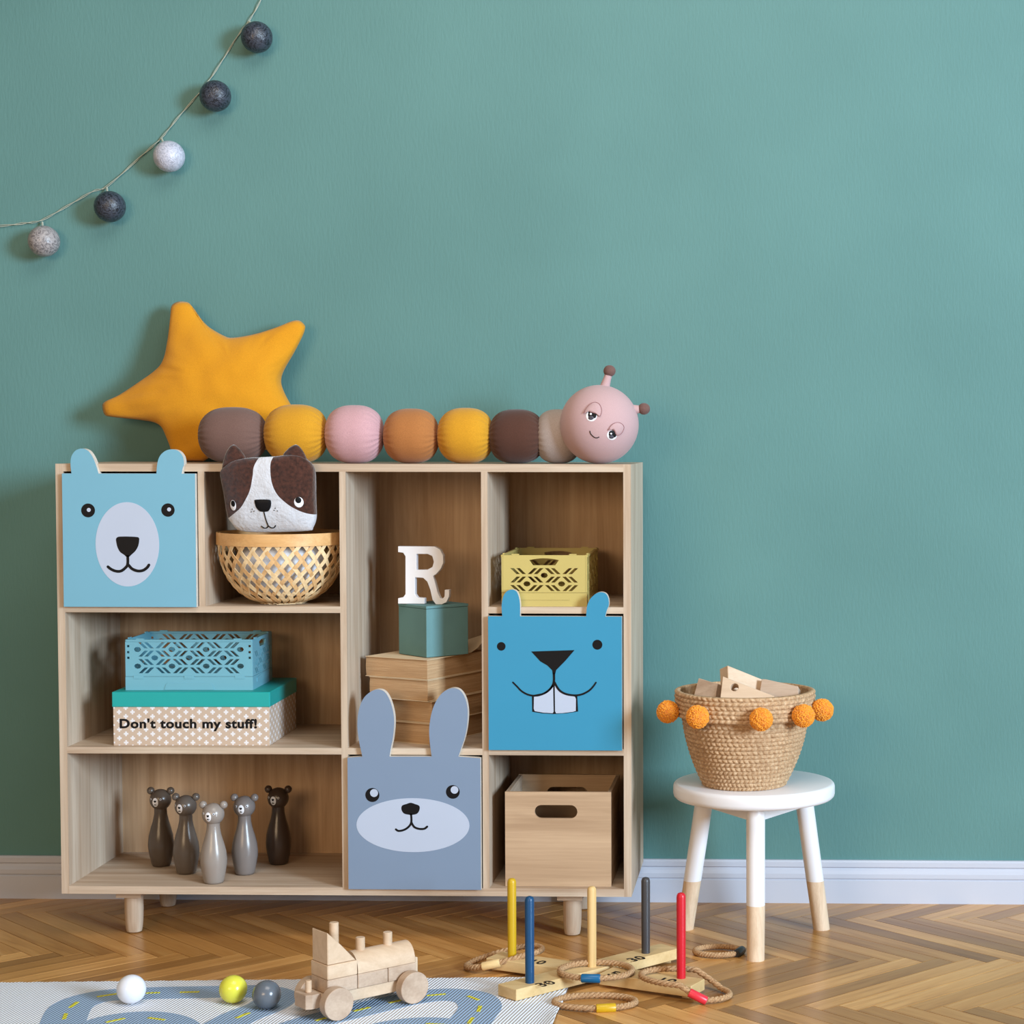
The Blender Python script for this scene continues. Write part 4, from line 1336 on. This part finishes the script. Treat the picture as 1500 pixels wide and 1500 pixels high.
for i in range(nx_ + 1):
    x = -1.1 + (1.288 + 1.1) * i / nx_
    ct, cb_ = [], []
    for j in range(ny_ + 1):
        yb = rug_back(x)
        y = yb + (-1.65 - yb) * j / ny_
        curl = .010 * max(0, (x - 1.235) / .053) ** 2 * max(0, min(1, (-.56 - y) / .08)) * (.6 + .4 * sin(y * 9 + 1.2))
        edge = .0012 * sin(y * 210) if i == nx_ else 0
        z_ = RZ + curl
        if j == 0 or i == nx_:
            z_ -= .001
        ct.append(bm.verts.new((x + edge, y, z_)))
        cb_.append(bm.verts.new((x + edge, y, .0006 + curl)))
    top.append(ct)
    bot.append(cb_)
for i in range(nx_):
    for j in range(ny_):
        bm.faces.new((top[i][j], top[i][j + 1], top[i + 1][j + 1], top[i + 1][j]))
        bm.faces.new((bot[i][j], bot[i + 1][j], bot[i + 1][j + 1], bot[i][j + 1]))
    bm.faces.new((top[i][0], top[i + 1][0], bot[i + 1][0], bot[i][0]))
    bm.faces.new((top[i][-1], bot[i][-1], bot[i + 1][-1], top[i + 1][-1]))
for j in range(ny_):
    bm.faces.new((top[0][j], bot[0][j], bot[0][j + 1], top[0][j + 1]))
    bm.faces.new((top[-1][j], top[-1][j + 1], bot[-1][j + 1], bot[-1][j]))
fin('woven_ground', bm, M_rug, rug, smooth=True)
for ri, L in enumerate(ROADS):
    P_ = catmull([(x, y, 0) for x, y in L], 8)
    hw = .047
    bm = B()
    prev = None
    for i, p in enumerate(P_):
        tg = (P_[min(i + 1, len(P_) - 1)] - P_[max(i - 1, 0)]).normalized()
        nn = Vector((-tg.y, tg.x, 0))
        lift = RZ + .0004 + .00012 * ri
        q = [bm.verts.new((p.x + nn.x * s, p.y + nn.y * s, lift)) for s in (hw, 0, -hw)] + [bm.verts.new((p.x + nn.x * s, p.y + nn.y * s, lift - .0006)) for s in (-hw, hw)]
        if prev:
            for k in range(5):
                bm.faces.new((prev[k], prev[(k + 1) % 5], q[(k + 1) % 5], q[k]))
        else:
            bm.faces.new(q)
        prev = q
    bm.faces.new(prev[::-1])
    road = fin('road_print', bm, M_road, rug)
    acc = 0
    nxt = .05
    for i in range(1, len(P_)):
        acc += (P_[i] - P_[i - 1]).length
        if acc > nxt:
            nxt = acc + .085
            tg = (P_[i] - P_[i - 1]).normalized()
            fin('road_dash', box(B(), -.021, .021, -.004, .004, RZ + .0002, RZ + .0013 + .00012 * ri, Matrix.Translation((P_[i].x, P_[i].y, 0)) @ Matrix.Rotation(atan2(tg.y, tg.x), 4, 'Z')), M_dash, road)
# ---- three balls on the rug
def toy_ball(label, x, y, r, c):
    o = fin('toy_ball', sphere(B(), (x, y, RZ + .0012 + r), r, 48, 32), paint('ball_plastic_%d' % int(x * 999), c, .22, .01, .5, 0), smooth='all')
    tag(o, label, 'ball', 'plastic balls on the rug')
toy_ball('white plastic ball on the rug', .3585, -.563, .0312, rgb(226, 228, 236))
toy_ball('lemon yellow plastic ball on the rug', .5775, -.553, .0300, rgb(218, 214, 72))
toy_ball('dark grey plastic ball on the rug next to the yellow one', .6615, -.595, .0305, rgb(96, 102, 110))

# ================================================================== WOODEN TRAIN
tr = thing('wooden_train', 'natural wooden block train with disc wheels standing on the rug', 'toy train', (.90, -.56, RZ))
A_ = radians(43)
TM = Matrix.Translation((.8093, -.6628, RZ + .0012)) @ Matrix.Rotation(A_, 4, 'Z')
def tb(name, a0, a1, b0, b1, z0, z1, mat=None, bev=.0015, parent=tr):
    return fin(name, box(B(), a0, a1, b0, b1, z0, z1, TM), mat or M_beech, parent, bevel=bev)
TW = .070
ch = tb('chassis', -.012, .226, .004, TW - .004, .024, .0495)
def cyl(name, p0, p1, r, mat, parent=tr, n=32, bev=.001):
    p0, p1 = Vector(p0), Vector(p1)
    ax = (p1 - p0)
    Q = ax.to_track_quat('Z', 'Y').to_matrix().to_4x4()
    h_ = ax.length
    bm = lathe(B(), [(r - bev, 0), (r, bev), (r, h_ - bev), (r - bev, h_)], (0, 0, 0), n, TM @ Matrix.Translation(p0) @ Q)
    return fin(name, bm, mat, parent, smooth=True)
WRAD = .0345
for a in (.010, .196):
    cyl('wheel', (a, -.030, WRAD), (a, -.007, WRAD), WRAD, M_beech2, n=48)
    cyl('wheel', (a, TW + .007, WRAD), (a, TW + .030, WRAD), WRAD, M_beech2, n=48)
    cyl('axle', (a, -.010, WRAD), (a, TW + .010, WRAD), .006, M_beech, n=14)
hx_ = [(-.046, .012), (-.034, .006), (-.0125, .006), (-.0125, TW - .006), (-.034, TW - .006), (-.046, TW - .012)]
hi_ = fin('coupling_block', plate(B(), hx_, [], .024, .055, TM, lambda a, b_, z_: (a, b_, z_)), M_beech2, tr, bevel=.001)
cyl('coupling_peg', (-.029, TW * .42, .0552), (-.029, TW * .42, .081), .0068, M_beech, hi_, 18)
for i, (a0, a1) in enumerate(((0, .072), (.0735, .147), (.1485, .218))):
    tb('block', a0, a1, 0, TW, .050, .0805, M_beech2)
tb('block', .2185, .2265, .006, TW - .006, .050, .090)
tb('block', 0, .072, 0, TW, .081, .1115)
wedge = fin('wedge_block', plate(B(), [(.002, .112), (.070, .112), (.034, .151), (.002, .1815)], [], .003, TW - .003, TM), M_beech, tr, bevel=.0015)
# boiler: half-round block
L = [(TW / 2 + (TW / 2 - .002) * cos(a), .088 + .036 * sin(a)) for a in [pi * i / 16 for i in range(17)]] + [(.002, .0812), (TW - .002, .0812)]
fin('boiler', plate(B(), L, [], .0745, .2165, TM, lambda a, b_, z_: (z_, a, b_)), M_beech, tr, smooth=True)
cyl('peg', (.046, .052, .10), (.046, .052, .188), .0100, M_beech, n=20)
cyl('peg', (.100, TW / 2, .112), (.100, TW / 2, .150), .0100, M_beech, n=20)
cyl('peg', (.168, TW / 2, .112), (.168, TW / 2, .150), .0100, M_beech, n=20)

# ================================================================== RING TOSS
rg = thing('ring_toss_game', 'wooden ring toss cross with five coloured pegs on the parquet', 'ring toss', (1.334, -.325, 0))
BZ = .0255
def board(name, p, q, wid, z0=0.0004, z1=BZ):
    p, q = Vector((p[0], p[1], 0)), Vector((q[0], q[1], 0))
    d = q - p
    Mb = Matrix.Translation(p) @ Matrix.Rotation(atan2(d.y, d.x), 4, 'Z')
    o = fin(name, box(B(), 0, d.length, -wid / 2, wid / 2, z0, z1, Mb), M_pine, rg, bevel=.0012)
    return o, Mb
c_r = Vector((1.334, -.325, 0))
lb, Ml = board('cross_board', (1.166, -.505), (1.502, -.150), .064, .0070, BZ + .0066)
d_y = (Vector((1.098, -.238, 0)) - Vector((1.582, -.460, 0))).normalized()
board('cross_board', Vector((1.098, -.238)), Vector((1.098, -.238)) - Vector((d_y.x, d_y.y)) * .218, .066, .0068, BZ + .0064)
board('cross_board', Vector((1.582, -.460)), Vector((1.582, -.460)) + Vector((d_y.x, d_y.y)) * .232, .066, .0068, BZ + .0064)
BT = BZ + .0065
bm = B()
for q in ((1.135, -.257), (1.545, -.442), (1.195, -.475), (1.47, -.184), (1.334, -.33)):
    box(bm, -.02, .02, -.02, .02, .0066, .0067, Matrix.Translation((q[0], q[1], 0)))
bm.free()
for nm, q in (('a', (1.115, -.246)), ('b', (1.565, -.452)), ('c', (1.180, -.490)), ('d', (1.488, -.165))):
    fin('foot_pad', box(B(), q[0] - .018, q[0] + .018, q[1] - .014, q[1] + .014, .0001 if nm != 'c' else RZ, .0066), M_pine, rg)
pegs = [((1.1425, -.254), .2150, rgb(196, 158, 22), 'yellow peg'), ((1.2115, -.470), .2245, rgb(12, 66, 106), 'blue peg'), ((1.3355, -.334), .2160, None, 'bare wood peg'), ((1.4495, -.214), .2100, rgb(62, 60, 62), 'dark grey peg'), ((1.5430, -.424), .2235, rgb(196, 24, 40), 'red peg')]
for (x, y), zt, c, lab in pegs:
    r = .0100
    mt = paint(lab.replace(' ', '_') + '_paint', c, .38, .03, .45, .02) if c else wood('peg_wood', rgb(206, 166, 104), rgb(232, 200, 142), 'z', across=70)
    fin('peg', lathe(B(), [(r, BT), (r * 1.04, zt - .010), (r * .95, zt - .005), (r * .72, zt - .0015), (r * .3, zt)], (x, y, 0), 24), mt, rg, smooth=True, label=lab)
def number(s, x, y, ang_, size):
    bm = text_bm(s, size, .0006)
    bmesh.ops.transform(bm, matrix=Matrix.Translation((x, y, BT + .0004)) @ Matrix.Rotation(ang_, 4, 'Z') @ Matrix.Translation((0, -size * .34, 0)), verts=bm.verts[:])
    fin('printed_number', bm, M_black, rg)
ab = atan2(.355, .336)
ay = atan2(-d_y.y, -d_y.x)
number('30', 1.2471, -0.4785, ab, .042)
number('30', 1.4313, -0.2674, ab, .042)
number('5', 1.3916, -0.3924, ay, .046)
number('10', 1.5126, -0.4449, ay, .042)
number('10', 1.2067, -0.2995, ay, .040)

# ---- rope rings
mt, t, b = nt('hemp_rope')
f = noise(t, coords(t), 260, 4, .65)
t.links.new(ramp(t, f, [(.3, rgb(136, 100, 66)), (.55, rgb(182, 144, 104)), (.78, rgb(210, 178, 138))]), b.inputs['Base Color'])
b.inputs['Roughness'].default_value = .9
bump(t, b, f, .5, .002)
M_rope = mt
def rope_ring(label, c, rx, ry, rot, zf, tube_ang, tcol, tlab, bulge=0):
    """closed three-strand rope loop; zf(x, y) gives the height of its underside"""
    th = thing('rope_ring', label, 'rope ring', (c[0], c[1], zf(c[0], c[1])), 'rope rings of the toss game')
    N = 150
    rr = .0062
    path = []
    for i in range(N):
        a = 2 * pi * i / N
        px_, py_ = rx * cos(a), ry * sin(a) * (1 + bulge * cos(a))
        x = c[0] + px_ * cos(rot) - py_ * sin(rot)
        y = c[1] + px_ * sin(rot) + py_ * cos(rot)
        path.append(Vector((x, y, zf(x, y) + rr + .0012)))
    bm = B()
    for s in range(3):
        pts = []
        for i in range(N):
            tg = (path[(i + 1) % N] - path[i - 1]).normalized()
            n1 = tg.cross(Vector((0, 0, 1))).normalized()
            n2 = n1.cross(tg)
            ph = 2 * pi * s / 3 + 2 * pi * i / N * 16
            pts.append(path[i] + .0034 * (cos(ph) * n1 + sin(ph) * n2))
        tube(bm, pts, .0038, 7, True)
    fin('rope', bm, M_rope, th, smooth='all')
    i0 = int(tube_ang / (2 * pi) * N) % N
    p = path[i0]
    tg = (path[(i0 + 5) % N] - path[i0 - 5]).normalized()
    mt = paint('tube_' + tlab.replace(' ', '_'), tcol, .35, .02, .45, .02)
    bm = B()
    tube(bm, [p - tg * .021, p - tg * .019, p + tg * .019, p + tg * .021], .0098, 20, rs=[.0088, .0098, .0098, .0088])
    fin('sleeve', bm, mt, th, smooth=True, label=tlab)
deg = radians
flat = lambda h: (lambda x, y: h)
rope_ring('rope ring with a bare wood sleeve lying round the yellow peg', (1.122, -.235), .088, .052, .28, lambda x, y: max(.002, min(BT + .001, .020 + .22 * (x - 1.12))), deg(245), rgb(222, 190, 134), 'bare wood sleeve')
rope_ring('rope ring with a blue sleeve lying on the cross centre', (1.3506, -0.3965), .081, .066, .0, flat(BT + .0008), deg(268), rgb(14, 92, 136), 'blue sleeve')
rope_ring('rope ring with a yellow sleeve lying on the bare parquet', (1.361, -.530), .088, .050, .02, flat(.0006), deg(290), rgb(200, 160, 26), 'yellow sleeve')
rope_ring('rope ring with a red sleeve lying round the red peg', (1.553, -.448), .102, .064, -.32, lambda x, y: BT + .001 + min(0, (-.455 - y) * -.0) - max(0, min(BT, (x - 1.575) * .55 + max(0, -.475 - y) * .45)), deg(300), rgb(214, 48, 62), 'red sleeve')
rope_ring('rope ring with a dark grey sleeve behind the front stool leg', (1.613, -.100), .054, .040, .05, flat(.0006), deg(345), rgb(44, 44, 46), 'dark grey sleeve')
